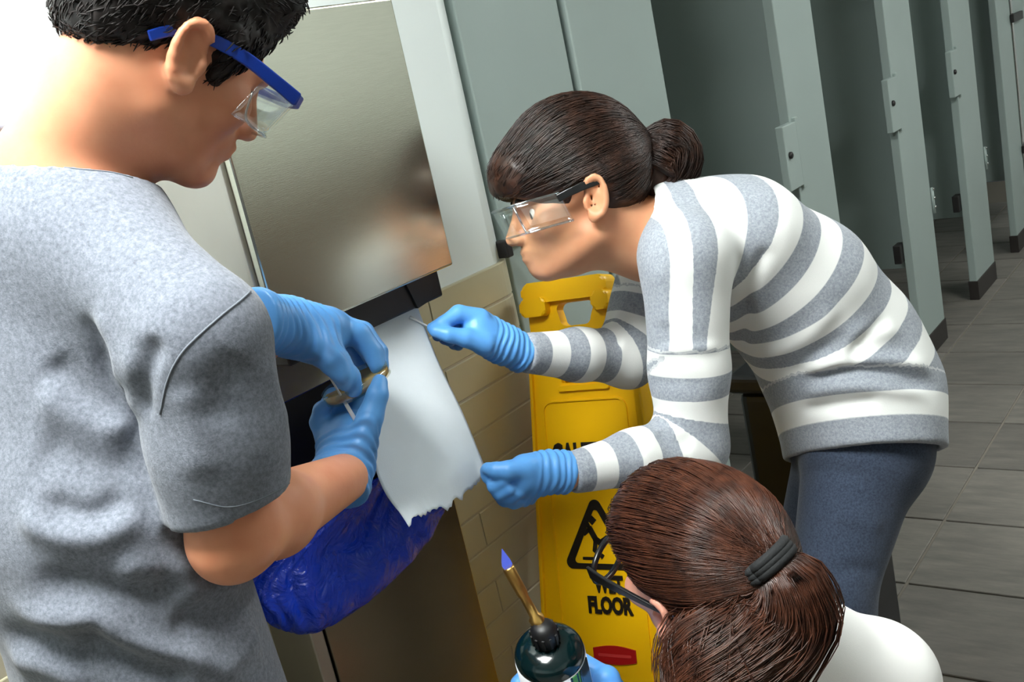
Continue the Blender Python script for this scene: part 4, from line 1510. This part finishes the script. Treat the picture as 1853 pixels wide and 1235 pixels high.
stripe = np.interp(st, kx, ky)
for (a, b, c, r, s0) in ((w_ls, w_le, w_lw, 0.064, 0.120), (w_rs, w_re, w_rw, 0.060, 0.08)):
    d, s_, L1 = arm_coord(V, a, b, c)
    m = (d < r + 0.02) & (s_ > s0) & (d - 0.055 < dd - 0.100)
    stripe = np.where(m, s_ / 0.066 + 10.15, stripe)
h_h = (V - hm) @ hd
near = (np.abs(h_h) < 0.2) & (dd < 0.22)
stripe = np.where(near & (h_h > -0.108), np.interp(h_h, [-0.11, -0.075, -0.04, 0.02], [20.5, 21.0, 21.5, 21.95]), stripe)
folds_w = [
    ([(1349, 575), (1365, 500), (1392, 440)], -0.006, 0.010), ([(1330, 640), (1345, 590), (1355, 540)], -0.010, 0.012),
    ([(1533, 662), (1567, 610), (1611, 572)], -0.007, 0.010), ([(1500, 640), (1560, 600), (1640, 600)], 0.005, 0.014),
    ([(1440, 700), (1519, 672), (1616, 676), (1702, 700)], -0.010, 0.010), ([(1440, 680), (1520, 652), (1620, 655), (1690, 670)], 0.009, 0.013),
    ([(1440, 716), (1519, 700), (1600, 702), (1690, 722)], 0.008, 0.012), ([(1420, 690), (1480, 640), (1550, 600)], -0.006, 0.012),
    ([(1440, 745), (1520, 735), (1600, 725)], -0.007, 0.010), ([(1340, 660), (1400, 640), (1470, 600), (1520, 540)], 0.006, 0.016),
    ([(1190, 470), (1200, 540), (1205, 600)], 0.004, 0.012), ([(1180, 640), (1230, 632), (1310, 628)], 0.004, 0.008), ([(1175, 700), (1210, 690), (1290, 700)], -0.003, 0.012),
    ([(1110, 600), (1130, 560), (1150, 520)], 0.006, 0.012), ([(1085, 590), (1105, 610), (1130, 625)], -0.006, 0.010), ([(1190, 780), (1215, 800), (1260, 805)], -0.005, 0.012),
    ([(1150, 820), (1170, 850), (1160, 885)], 0.003, 0.008),
]
V = fold(V, Q, folds_w, bw)
V = V + vnormals(V, Q) * (0.0016 * fbm(V, 16, 9.0))[:, None]
bw = make_bvh(V, Q)
swt = quad_obj('sweater', V, Q, MT['sweater'], wom, {'stripe': stripe}); swt['label'] = 'knit sweater with grey and white stripes'

# jeans
J = Sdf()
w_hp = at(1575, 745, 1.70)
lh, lk = at(1558, 830, 1.665), at(1502, 1085, 1.635)
rh, rk = at(1540, 810, 1.77), at(1462, 1040, 1.82)
la = np.array([lk[0] + 0.03, lk[1] - 0.06, 0.08]); ra = np.array([rk[0] + 0.03, rk[1] - 0.05, 0.08])
J.tube(at(1548, 720, 1.70), at(1560, 800, 1.70), (0.130, 0.096), (0.140, 0.100), w_side, 0.04)
J.cone(lh, lk, 0.090, 0.062, 0.03); J.cone(lk, la, 0.060, 0.042, 0.03)
J.cone(rh, rk, 0.090, 0.062, 0.03); J.cone(rk, ra, 0.060, 0.042, 0.03)
J.ell(at(1585, 830, 1.68), np.eye(3), (0.065, 0.065, 0.065), 0.04)
V, Q = J.polygonize(0.006, smooth=3)
V = fold(V, Q, [([(1440, 860), (1500, 850), (1580, 870)], -0.004, 0.012), ([(1600, 960), (1560, 940), (1500, 935)], 0.004, 0.014), ([(1590, 1040), (1550, 1030), (1500, 1045)], -0.004, 0.012)])
jn = quad_obj('jeans', V, Q, MT['denim'], wom); jn['label'] = 'dark blue jeans'
for p in (la, ra):
    shoe(wom, p, nrm((-0.6, 0.75, 0)), MT['shoe_black'])

# gloves
W = ((945, 637, 1.552), 0.0245); C = ((953, 640, 1.558), 0.027)
W = ((915, 625, 1.545), 0.0255); C = ((951, 642, 1.562), 0.0285)
S = hand_sdf([((918, 626, 1.545), (865, 598, 1.525), 0.0255, 0.0255), ((915, 618, 1.55), (868, 582, 1.545), 0.022, 0.019), ((905, 632, 1.535), (875, 622, 1.512), 0.022, 0.018)],
             [([(868, 578, 1.525), (830, 568, 1.512), (803, 585, 1.500), (782, 594, 1.492)], (0.0165, 0.0128, 0.0105, 0.0082)),
              ([(878, 622, 1.510), (843, 612, 1.496), (812, 606, 1.488), (788, 600, 1.487)], (0.0170, 0.0135, 0.0112, 0.0088)),
              ([(866, 588, 1.545), (826, 585, 1.540), (800, 600, 1.525), (792, 608, 1.512)], (0.0150, 0.0120, 0.0102, 0.0085)),
              ([(862, 600, 1.560), (826, 600, 1.558), (806, 612, 1.545), (815, 618, 1.53)], (0.0145, 0.0115, 0.0098, 0.0085)),
              ([(866, 612, 1.570), (836, 614, 1.570), (822, 622, 1.558), (830, 626, 1.545)], (0.0130, 0.0102, 0.009, 0.008))], W, C)
glove('glove', wom, S, W, C)
W = ((1000, 853, 1.400), 0.0245); C = ((1028, 856, 1.410), 0.0275)
S = hand_sdf([((1000, 853, 1.400), (948, 862, 1.385), 0.0255, 0.0265), ((1000, 858, 1.402), (950, 880, 1.395), 0.022, 0.020), ((985, 846, 1.39), (950, 846, 1.372), 0.020, 0.017)],
             [([(952, 848, 1.370), (920, 852, 1.358), (897, 852, 1.360), (882, 848, 1.366)], (0.0160, 0.0128, 0.0108, 0.0082)),
              ([(932, 862, 1.388), (902, 872, 1.384), (885, 862, 1.378), (879, 852, 1.374)], (0.0155, 0.0122, 0.0102, 0.0080)),
              ([(936, 878, 1.392), (906, 890, 1.386), (896, 880, 1.370), (910, 872, 1.362)], (0.0150, 0.0120, 0.0104, 0.0086)),
              ([(944, 890, 1.396), (914, 902, 1.388), (906, 893, 1.372), (922, 886, 1.364)], (0.0145, 0.0114, 0.0100, 0.0085)),
              ([(954, 898, 1.400), (930, 908, 1.392), (924, 900, 1.378), (938, 893, 1.370)], (0.0130, 0.0102, 0.0092, 0.0080))], W, C)
glove('glove', wom, S, W, C)
sw2 = tube('swab', pts_at([(742, 574, 1.480), (760, 584, 1.487), (800, 602, 1.500)]), [0.0022, 0.0014, 0.0013], MT['stick'], None, 8)
setp(sw2, 'white swab pinched in the raised glove beside the dispenser outlet', 'swab')

# hair: cap drawn back to a tie, loose fringe, bunched tail
w_tie = at(1146, 262, 1.545)
HS = Sdf()
HS.ell(HW(0, -0.016, 0.056), HW.A, HW.R(0.088, 0.112, 0.100), 0.02)
HS.ell(HW(0, 0.078, 0.052), HW.A, HW.R(0.066, 0.044, 0.048), 0.03)
HS.ell(HW(0.0, -0.055, 0.020), HW.A, HW.R(0.070, 0.062, 0.070), 0.03)
HS.cone(HW(0, -0.07, 0.05), w_tie, 0.045, 0.016, 0.03)
HS.ell(HW(0, 0.125, -0.030), HW.A, HW.R(0.12, 0.082, 0.062), 0.010, 'sub')
for q in (-1, 1):
    HS.ell(HW(q * 0.088, -0.002, -0.020), HW.A, HW.R(0.034, 0.034, 0.046), 0.008, 'sub')
HS.ell(HW(0, 0.00, -0.105), HW.A, HW.R(0.14, 0.16, 0.072), 0.012, 'sub')
V, Q = HS.polygonize(0.0036)
N = vnormals(V, Q)
V = V + N * (0.0020 * fbm(V, 60, 0.7))[:, None]
hair = quad_obj('hair', V, Q, MT['hair_w'], wom); hair['label'] = 'dark brown hair drawn back, with a fringe'
rs = np.random.RandomState(5)


def flow_strands(HSd, H, tie, line, n, m, jit, rad, lift, seed):
    """strands that run over the hair cap from the hairline to the tie"""
    rs = np.random.RandomState(seed)
    hl = np.array(spline([H(*p) for p in line], 200))
    st_ = hl[rs.randint(0, 200, n)] + rs.normal(0, jit, (n, 3))
    t0 = rs.uniform(0.0, 0.75, n) ** 1.3
    en = tie + rs.normal(0, 0.006, (n, 3))
    ce = H(0, -0.02, 0.035)
    tt = t0[:, None] + (1 - t0[:, None]) * np.linspace(0, 1, m)[None]
    a = st_ - ce; b = en - ce
    ra, rb = np.linalg.norm(a, axis=1), np.linalg.norm(b, axis=1)
    an = a / ra[:, None]; bn_ = b / rb[:, None]
    om = np.arccos(np.clip((an * bn_).sum(1), -0.98, 0.98))
    so = np.sin(om)
    w0 = np.sin((1 - tt) * om[:, None]) / so[:, None]; w1 = np.sin(tt * om[:, None]) / so[:, None]
    dirs = w0[..., None] * an[:, None] + w1[..., None] * bn_[:, None]
    P = ce + dirs * (ra[:, None] * (1 - tt) + rb[:, None] * tt)[..., None]
    lv = rs.uniform(-0.0015, lift, n)
    Pp = HSd.project(P.reshape(-1, 3), np.repeat(lv, m), 4).reshape(n, m, 3)
    ok = np.isfinite(Pp).all((1, 2)) & (np.linalg.norm(np.diff(Pp, axis=1), axis=2).max(1) < 0.05) & (np.abs(HSd.eval(Pp.reshape(-1, 3), 0.3)).reshape(n, m).max(1) < 0.008)
    Pp = Pp[ok]
    return Pp, rs.uniform(rad * 0.6, rad, len(Pp))


line_w = [(-0.060, 0.098, 0.022), (0.0, 0.112, 0.030), (0.050, 0.10, 0.03), (0.070, 0.06, 0.045), (0.080, 0.02, 0.04), (0.0, 0.10, 0.06), (-0.050, 0.085, 0.05), (-0.070, 0.06, 0.028), (-0.076, 0.03, 0.018), (-0.080, 0.005, 0.030), (-0.078, -0.03, 0.02), (-0.070, -0.05, -0.02), (-0.04, -0.085, -0.03), (0.0, -0.09, -0.03)]
pp, rr = flow_strands(HS, HW, w_tie, line_w, 3600, 12, 0.005, 0.00085, 0.0030, 11)
tri_strands('strands', pp, rr, MT['hair_w'], hair)
# tail
TS = Sdf()
TS.ell(at(1203, 287, 1.56), np.array([cdir(1, 0, 0), cdir(0, 1, 0), cdir(0, 0, 1)]), (0.044, 0.046, 0.040), 0.02)
TS.cone(w_tie, at(1185, 280, 1.555), 0.015, 0.034, 0.02)
TS.ell(at(1175, 330, 1.55), np.eye(3), (0.030, 0.030, 0.030), 0.03)
V, Q = TS.polygonize(0.0036)
N = vnormals(V, Q)
V = V + N * (0.002 * fbm(V, 45, 3.0) - 0.002)[:, None]
tail = quad_obj('ponytail', V, Q, MT['hair_w'], wom)


def tail_flow(axis, radii, n, rad, seed, twist, sdf=None, fly=0.03, wb=0.10):
    """strands that keep their place around the axis of a tail"""
    rs = np.random.RandomState(seed)
    ax_ = np.array(axis); m = len(ax_)
    T_ = np.gradient(ax_, axis=0); T_ /= np.linalg.norm(T_, axis=1, keepdims=True)
    U = np.zeros_like(ax_); u = frame_from(T_[0])[0]
    for i in range(m):
        u = nrm(u - T_[i] * np.dot(u, T_[i])); U[i] = u
    W_ = np.cross(T_, U)
    ph = rs.uniform(0, 2 * math.pi, n); ky_ = rs.uniform(0.93, 1.06, n)
    tl = np.linspace(0, 1, m)
    wob = rs.normal(0, wb, (n, 1)) * np.sin(tl[None] * rs.uniform(2, 7, (n, 1)) + rs.uniform(0, 6, (n, 1)))
    A_ = ph[:, None] + twist * tl[None] + wob
    R_ = np.asarray(radii)[None] * ky_[:, None] * (1 + 0.05 * np.sin(3 * A_ + 1.3) + 0.03 * np.sin(7 * A_))
    P = ax_[None] + R_[..., None] * (np.cos(A_)[..., None] * U[None] + np.sin(A_)[..., None] * W_[None])
    if sdf is not None:
        P = sdf.project(P.reshape(-1, 3), (np.where(rs.uniform(0, 1, n) < fly, rs.uniform(0.004, 0.014, n), rs.uniform(-0.001, 0.0045, n))[:, None] * np.clip(tl * 3.5 - 0.2, -0.2, 1)[None]).ravel(), 3).reshape(n, m, 3)
        P = P + 0.0012 * np.sin(9 * tl[None, :, None] + rs.uniform(0, 6, (n, 1, 1))) * U[None]
    return P, rs.uniform(rad * 0.6, rad, n)


pp, rr = tail_flow(spline([w_tie, at(1180, 268, 1.555), at(1220, 285, 1.56), at(1228, 325, 1.555), at(1195, 352, 1.55)], 14), np.interp(np.linspace(0, 1, 14), [0, 0.25, 0.5, 0.75, 1], [0.013, 0.032, 0.037, 0.034, 0.020]), 2600, 0.0007, 21, 0.9, TS, 0.16, 0.30)
tri_strands('tail_strands', pp, rr, MT['hair_w'], tail)
u_, v_, a_ = frame_from(at(1185, 280, 1.555) - w_tie)
tring = [w_tie + 0.0165 * (u_ * math.cos(2 * math.pi * i / 24) + v_ * math.sin(2 * math.pi * i / 24)) for i in range(25)]
o = tube('hair_tie', tring, 0.0042, MT['tan_tie'], wom, 8); o['label'] = 'tan hair tie'

# eye and brow on the side that shows
for q in (-1, 1):
    c = HW(q * 0.031, 0.066, -0.005)
    e = lathe('eye', c - HW.f * 0.011, HW.f, [(0.0002 + 0.0115 * math.sin(math.pi * i / 10), 0.011 - 0.0115 * math.cos(math.pi * i / 10)) for i in range(11)], MT['eye'], wom, 16)
    lathe('iris', c + HW.f * 0.0085 - HW.u * 0.002, HW.f, [(0.0055, 0), (0.0055, 0.0025), (0.002, 0.0032)], MT['iris'], e, 14)
    bp_ = spline([HW(q * 0.014, 0.091, 0.014), HW(q * 0.03, 0.090, 0.020), HW(q * 0.048, 0.076, 0.015)], 10)
    tube('eyebrow', bp_, [0.001 + 0.0022 * math.sin(math.pi * i / 9) for i in range(10)], MT['hair_w'], wom, 6)

# clear safety glasses
gl = empty('safety_glasses', tuple(HW(0, 0.12, 0)), None, None)
parent_to(gl, wom); gl['label'] = 'clear plastic safety glasses'
xs = [0.080, 0.079, 0.072, 0.05, 0.0, -0.05, -0.072, -0.079, -0.080]; ys = [0.035, 0.075, 0.105, 0.120, 0.127, 0.120, 0.105, 0.075, 0.035]
shell_lens('lens', HW, xs, ys, -0.030, 0.014, 40, MT['clear'], gl, 0.010)
for z, tl in ((0.014, 0.0), (-0.030, 0.010)):
    tube('lens_rim', spline([HW(a, b - tl, z) for a, b in zip(xs, ys)], 40), 0.0018, MT['clear_rim'], gl, 6)
for q in (-1, 1):
    tube('corner_rim', [HW(q * 0.072, 0.105, 0.014), HW(q * 0.072, 0.096, -0.030)], 0.0017, MT['clear_rim'], gl, 6)
    strap('side_arm', spline([HW(q * 0.080, 0.040, 0.006), HW(q * 0.083, 0.010, 0.012), HW(q * 0.082, -0.03, 0.016)], 8), HW.u, 0.011, 0.004, MT['black_frame'], gl)

# =================================================================== the person crouching with the torch
cro = empty('person', (1.0, 0.40, 0.0), 'crouching person in a white top with a brown ponytail and dark glasses', 'person', 'people testing the paper towel')
f_c = cdir(-0.62, 0.20, -0.76)
HC = Head(f_c, cdir(-0.30, 0.86, 0.42), 0.925).pin((-0.080, -0.014, -0.004), at(1200, 1118, 1.085))
c_nk = at(1395, 1165, 1.19)
c_fw = nrm((f_c[0], f_c[1], 0)); c_rt = nrm((c_fw[1], -c_fw[0], 0)); Z = np.array([0, 0, 1.0])
c_ch = c_nk - Z * 0.20 - c_fw * 0.03
c_pe = c_nk - Z * 0.40 - c_fw * 0.12
c_rs = at(1590, 1225, 1.25)
c_ls = c_nk - c_rt * 0.17 - Z * 0.06
c_re = c_rs + np.array([0.04, 0.03, -0.24]); c_rw = c_re + c_fw * 0.20 - c_rt * 0.08 + Z * 0.02
c_lw = at(1150, 1290, 1.05); c_le = c_lw + np.array([0.03, -0.17, -0.13])


def cro_torso(S, g):
    S.tube(c_nk - Z * 0.04, c_ch, (0.11 + g, 0.075 + g), (0.150 + g, 0.105 + g), c_rt, 0.05)
    S.tube(c_ch, c_pe, (0.150 + g, 0.105 + g), (0.155 + g, 0.115 + g), c_rt, 0.05)
    S.cone(c_nk - Z * 0.02, c_rs, 0.052 + g, 0.054 + g, 0.05)
    S.cone(c_nk - Z * 0.02, c_ls, 0.052 + g, 0.054 + g, 0.05)


B = Sdf()
head_sdf(B, HC, 1.0)
B.cone(HC(0, -0.03, -0.045), c_nk - Z * 0.02, 0.048, 0.054, 0.03)
cro_torso(B, -0.016)
B.cone(c_rs, c_re, 0.042, 0.036, 0.03); B.cone(c_re, c_rw, 0.036, 0.023, 0.02)
B.cone(c_ls, c_le, 0.042, 0.036, 0.03); B.cone(c_le, c_lw, 0.036, 0.023, 0.02)
B.ell(c_rw + c_fw * 0.04, np.eye(3), (0.035, 0.04, 0.02), 0.02)
V, Q = B.polygonize(0.0038)
quad_obj('body', V, Q, MT['skin_c'], cro)
T = Sdf()
cro_torso(T, 0.006)
T.cone(c_rs, c_rs * 0.5 + c_re * 0.5, 0.064, 0.058, 0.03); T.cone(c_ls, c_ls * 0.5 + c_le * 0.5, 0.064, 0.058, 0.03)
T.cone(c_nk - Z * 0.01, c_nk + Z * 0.08, 0.060, 0.075, 0.006, 'sub')
V, Q = T.polygonize(0.005, smooth=3)
V = V + vnormals(V, Q) * (0.004 * fbm(V, 9, 4.0))[:, None]
o = quad_obj('shirt', V, Q, MT['white_tee'], cro); o['label'] = 'white top'
L = Sdf()
L.tube(c_pe + Z * 0.02, c_pe - Z * 0.06, (0.150, 0.115), (0.160, 0.125), c_rt, 0.04)
for q in (-1, 1):
    hp = c_pe + c_rt * 0.085 * q - Z * 0.04; kn = np.array([hp[0], hp[1], 0]) + c_fw * 0.34 + Z * 0.075 + c_rt * 0.04 * q; an = np.array([hp[0], hp[1], 0]) - c_fw * 0.06 + Z * 0.055
    L.cone(hp, kn, 0.085, 0.065, 0.03); L.cone(kn, an, 0.062, 0.045, 0.03)
V, Q = L.polygonize(0.009)
quad_obj('trousers', V, Q, MT['trouser'], cro)
for q in (-1, 1):
    shoe(cro, c_pe + c_rt * 0.085 * q - c_fw * 0.10, c_fw, MT['shoe_black'])

# hair
HS = Sdf()
HS.ell(HC(0, -0.018, 0.046), HC.A, HC.R(0.084, 0.106, 0.090), 0.02)
HS.ell(HC(0, 0.045, 0.066), HC.A, HC.R(0.064, 0.046, 0.044), 0.03)
HS.ell(HC(0.0, -0.065, 0.000), HC.A, HC.R(0.070, 0.052, 0.070), 0.03)
V, Q = HS.polygonize(0.008)
c_tie = cast(make_bvh(V, Q), 1393, 1022)
d_t = float(np.dot(c_tie - EYE, -ROT[:, 2]))
c_tie = at(1396, 1022, d_t - 0.010)
HS.cone(at(1330, 990, d_t + 0.03), c_tie, 0.040, 0.016, 0.04)
HS.ell(HC(0, 0.122, -0.034), HC.A, HC.R(0.12, 0.082, 0.082), 0.010, 'sub')
for q in (-1, 1):
    HS.ell(HC(q * 0.092, 0.002, -0.022), HC.A, HC.R(0.040, 0.034, 0.046), 0.008, 'sub')
HS.ell(HC(0, 0.03, -0.105), HC.A, HC.R(0.14, 0.11, 0.066), 0.012, 'sub')
V, Q = HS.polygonize(0.0034)
N = vnormals(V, Q)
V = V + N * (0.0020 * fbm(V, 60, 0.7))[:, None]
hair = quad_obj('hair', V, Q, MT['hair_c'], cro); hair['label'] = 'chestnut brown hair drawn back'
line_c = [(0.055, 0.075, 0.055), (0.0, 0.092, 0.060), (-0.040, 0.082, 0.050), (-0.062, 0.058, 0.034), (-0.070, 0.04, 0.016), (-0.078, 0.01, 0.03), (-0.080, -0.03, 0.01), (-0.070, -0.055, -0.03), (-0.04, -0.09, -0.05), (0, -0.095, -0.05), (0.05, -0.085, -0.04), (0.078, -0.04, 0.0), (0.08, 0.01, 0.03), (0.068, 0.06, 0.045), (0.03, 0.085, 0.06)]
pp, rr = flow_strands(HS, HC, c_tie, line_c, 4200, 13, 0.005, 0.0008, 0.0032, 12)
tri_strands('strands', pp, rr, MT['hair_c'], hair)
TS = Sdf()
TS.chain(pts_at([(1400, 1026, d_t - 0.012), (1428, 1058, d_t - 0.015), (1430, 1110, d_t - 0.005), (1385, 1175, d_t), (1310, 1240, d_t)]), [0.015, 0.026, 0.034, 0.038, 0.042], 0.02)
TS.ell(at(1300, 1190, d_t + 0.03), np.eye(3), (0.042, 0.042, 0.050), 0.03)
TS.cone(at(1295, 1200, d_t + 0.02), at(1285, 1275, d_t), 0.042, 0.036, 0.03)
V, Q = TS.polygonize(0.0036)
N = vnormals(V, Q)
V = V + N * (0.002 * fbm(V, 40, 3.0) - 0.002)[:, None]
tail = quad_obj('ponytail', V, Q, MT['hair_c'], cro)
pp, rr = tail_flow(spline([c_tie] + pts_at([(1428, 1058, d_t - 0.015), (1430, 1110, d_t - 0.005), (1385, 1175, d_t), (1310, 1240, d_t), (1270, 1275, d_t)]), 18), np.interp(np.linspace(0, 1, 18), [0, 0.2, 0.4, 0.6, 0.8, 1], [0.015, 0.029, 0.037, 0.041, 0.046, 0.040]), 3600, 0.0008, 22, 0.5, TS)
tri_strands('tail_strands', pp, rr, MT['hair_c'], tail)
pp, rr = tail_flow(spline([HC(-0.02, -0.07, -0.02)] + pts_at([(1300, 1180, d_t + 0.03), (1285, 1275, d_t)]), 10), np.interp(np.linspace(0, 1, 10), [0, 0.5, 1], [0.050, 0.046, 0.040]), 1600, 0.0008, 23, 0.2, TS)
tri_strands('tail_strands', pp, rr, MT['hair_c'], tail)
u_, v_, a_ = frame_from(at(1428, 1058, d_t - 0.015) - c_tie)
for k in range(3):
    cc = c_tie + a_ * (0.005 * (k - 1) - 0.004)
    tring = [cc + 0.0245 * (u_ * math.cos(2 * math.pi * i / 24) + v_ * math.sin(2 * math.pi * i / 24)) for i in range(25)]
    o = tube('hair_tie', tring, 0.0052, MT['tie'], cro, 8)

# dark glasses
gl = empty('glasses', tuple(HC(0, 0.12, 0)), None, None)
parent_to(gl, cro); gl['label'] = 'dark framed glasses'
for q in (-1, 1):
    strap('side_arm', spline([HC(q * 0.084, -0.02, 0.012), HC(q * 0.084, 0.03, 0.010), HC(q * 0.082, 0.075, 0.006), HC(q * 0.078, 0.108, 0.002)], 12), HC.u, [0.006 + 0.010 * i / 11 for i in range(12)], 0.004, MT['black_frame'], gl)
    c = HC(q * 0.038, 0.118, -0.010)
    tube('lens_frame', [c + HC.r * 0.036 * HC.s * math.cos(a) * (1 if True else 0) - HC.f * 0.010 * q * math.cos(a) * (1) + HC.u * 0.023 * HC.s * math.sin(a) for a in np.linspace(0, 2 * math.pi, 25)], 0.0038, MT['black_frame'], gl, 6)
tube('bridge', spline([HC(0.010, 0.126, -0.006), HC(0, 0.130, -0.003), HC(-0.010, 0.126, -0.006)], 8), 0.0026, MT['black_frame'], gl, 6)

# ------------------------------------------------------------------ gas torch in the crouching person's hand
t_top = at(986, 1150, 1.135)
t_ax = nrm(cdir(-0.18, 0.80, 0.56))
torch = empty('gas_torch', tuple(t_top - t_ax * 0.27), 'dark green gas cylinder torch with brass nozzle and small blue flame', 'torch')
RC = 0.0385
zt = -0.006
prof = [(0.030, -0.270), (RC, -0.262), (RC, zt - 0.024)]
prof += [(RC * math.cos(a) ** 0.75 if a < 1.45 else 0.008, zt - 0.024 + 0.020 * math.sin(a)) for a in np.linspace(0.05, 1.5, 12)]
lathe('cylinder', t_top, t_ax, prof, MT['tank'], torch, 48)
lathe('label_band', t_top, t_ax, [(RC + 0.0002, -0.24), (RC + 0.0006, -0.24), (RC + 0.0006, zt - 0.028), (RC + 0.0002, zt - 0.028)], MT['label_white'], torch, 48)
# green stripes down the label
uT, vT, aT = frame_from(t_ax)
tv = nrm(EYE - t_top); tv = nrm(tv - t_ax * tv.dot(t_ax)); tw = np.cross(t_ax, tv)
for ang, wd, mt in ((34, 0.016, 'tank'), (30, 0.006, 'label_green'), (41, 0.0045, 'label_green'), (55, 0.02, 'tank')):
    a = math.radians(ang)
    sgn = 1 if np.dot(tw, cdir(1, 0, 0)) > 0 else -1
    d = tv * math.cos(a) + sgn * tw * math.sin(a); s_ = np.cross(t_ax, d)
    frame_box('label_stripe', t_top + d * (RC - 0.0006), (s_, t_ax, d), (-wd / 2, -0.24, 0), (wd / 2, zt - 0.029, 0.0022 if mt == 'label_green' else 0.0017), MT[mt], torch)
lathe('valve', t_top, t_ax, [(0.012, -0.012), (0.0145, -0.008), (0.0150, 0.004), (0.0135, 0.012), (0.009, 0.017)], MT['black'], torch, 24)
for k in range(12):
    a = 2 * math.pi * k / 12
    d = uT * math.cos(a) + vT * math.sin(a)
    frame_box('valve_grip', t_top + d * 0.0145, (np.cross(t_ax, d), t_ax, d), (-0.0014, -0.007, 0), (0.0014, 0.008, 0.0016), MT['black'], torch)
n0 = at(977, 1132, 1.135); n1 = at(919, 1027, 1.125)
nd = nrm(n1 - n0); LN = np.linalg.norm(n1 - n0)
lathe('nozzle', n0, nd, [(0.0075, -0.006), (0.0085, 0.0), (0.0085, 0.010), (0.0055, 0.013), (0.0050, LN * 0.5), (0.0062, LN * 0.55), (0.0066, LN - 0.002), (0.0060, LN), (0.0045, LN)], MT['brass'], torch, 20)


def flame_mat():
    m = bpy.data.materials.new('gas_flame'); m.use_nodes = True
    nt = m.node_tree; nt.nodes.clear()
    e = node(nt, 'ShaderNodeEmission'); e.inputs[0].default_value = lin(96, 120, 250); e.inputs[1].default_value = 0.9
    t = node(nt, 'ShaderNodeBsdfTransparent')
    mx = node(nt, 'ShaderNodeMixShader'); mx.inputs[0].default_value = 0.6
    o = node(nt, 'ShaderNodeOutputMaterial')
    nt.links.new(t.outputs[0], mx.inputs[1]); nt.links.new(e.outputs[0], mx.inputs[2]); nt.links.new(mx.outputs[0], o.inputs[0])
    return m


fd = nrm(at(909, 996, 1.12) - n1)
lathe('flame', n1 - fd * 0.001, fd, [(0.0045, 0), (0.0058, 0.004), (0.0045, 0.010), (0.0022, 0.017), (0.0003, 0.023)], flame_mat(), torch, 16)
# glove around the cylinder
hc = t_top - t_ax * 0.105


def cyl(ang, h, r):
    a = math.radians(ang)
    sgn = 1 if np.dot(tw, cdir(1, 0, 0)) > 0 else -1
    return t_top + t_ax * h + r * (tv * math.cos(a) + sgn * tw * math.sin(a))


S = Sdf()
S.cone(cyl(95, -0.105, 0.056), cyl(100, -0.160, 0.058), 0.016, 0.018, 0.015)
S.cone(cyl(72, -0.118, 0.058), cyl(85, -0.16, 0.064), 0.015, 0.019, 0.015)
for k in range(4):
    h = -0.100 - 0.021 * k
    S.chain([cyl(105, h - 0.008, 0.054), cyl(150, h, 0.0500), cyl(200, h + 0.002, 0.0492), cyl(240, h + 0.001, 0.0492), cyl(275, h - 0.004, 0.0485)], [0.0125, 0.0110, 0.0102, 0.0096, 0.0082], 0.003)
S.chain([cyl(70, -0.160, 0.058), cyl(35, -0.145, 0.053), cyl(5, -0.138, 0.0505), cyl(-12, -0.135, 0.0492)], [0.015, 0.0125, 0.011, 0.009], 0.004)
wr = cyl(88, -0.170, 0.075)
S.cone(cyl(88, -0.145, 0.060), wr, 0.022, 0.0245, 0.015)
S.cone(wr, c_lw, 0.0245, 0.027, 0.012)
S.cut(c_lw, nrm(c_lw - wr), c_lw - 0.06, c_lw + 0.06)
V, Q = S.polygonize(0.0022, smooth=3)
quad_obj('glove', V, Q, MT['glove'], cro)
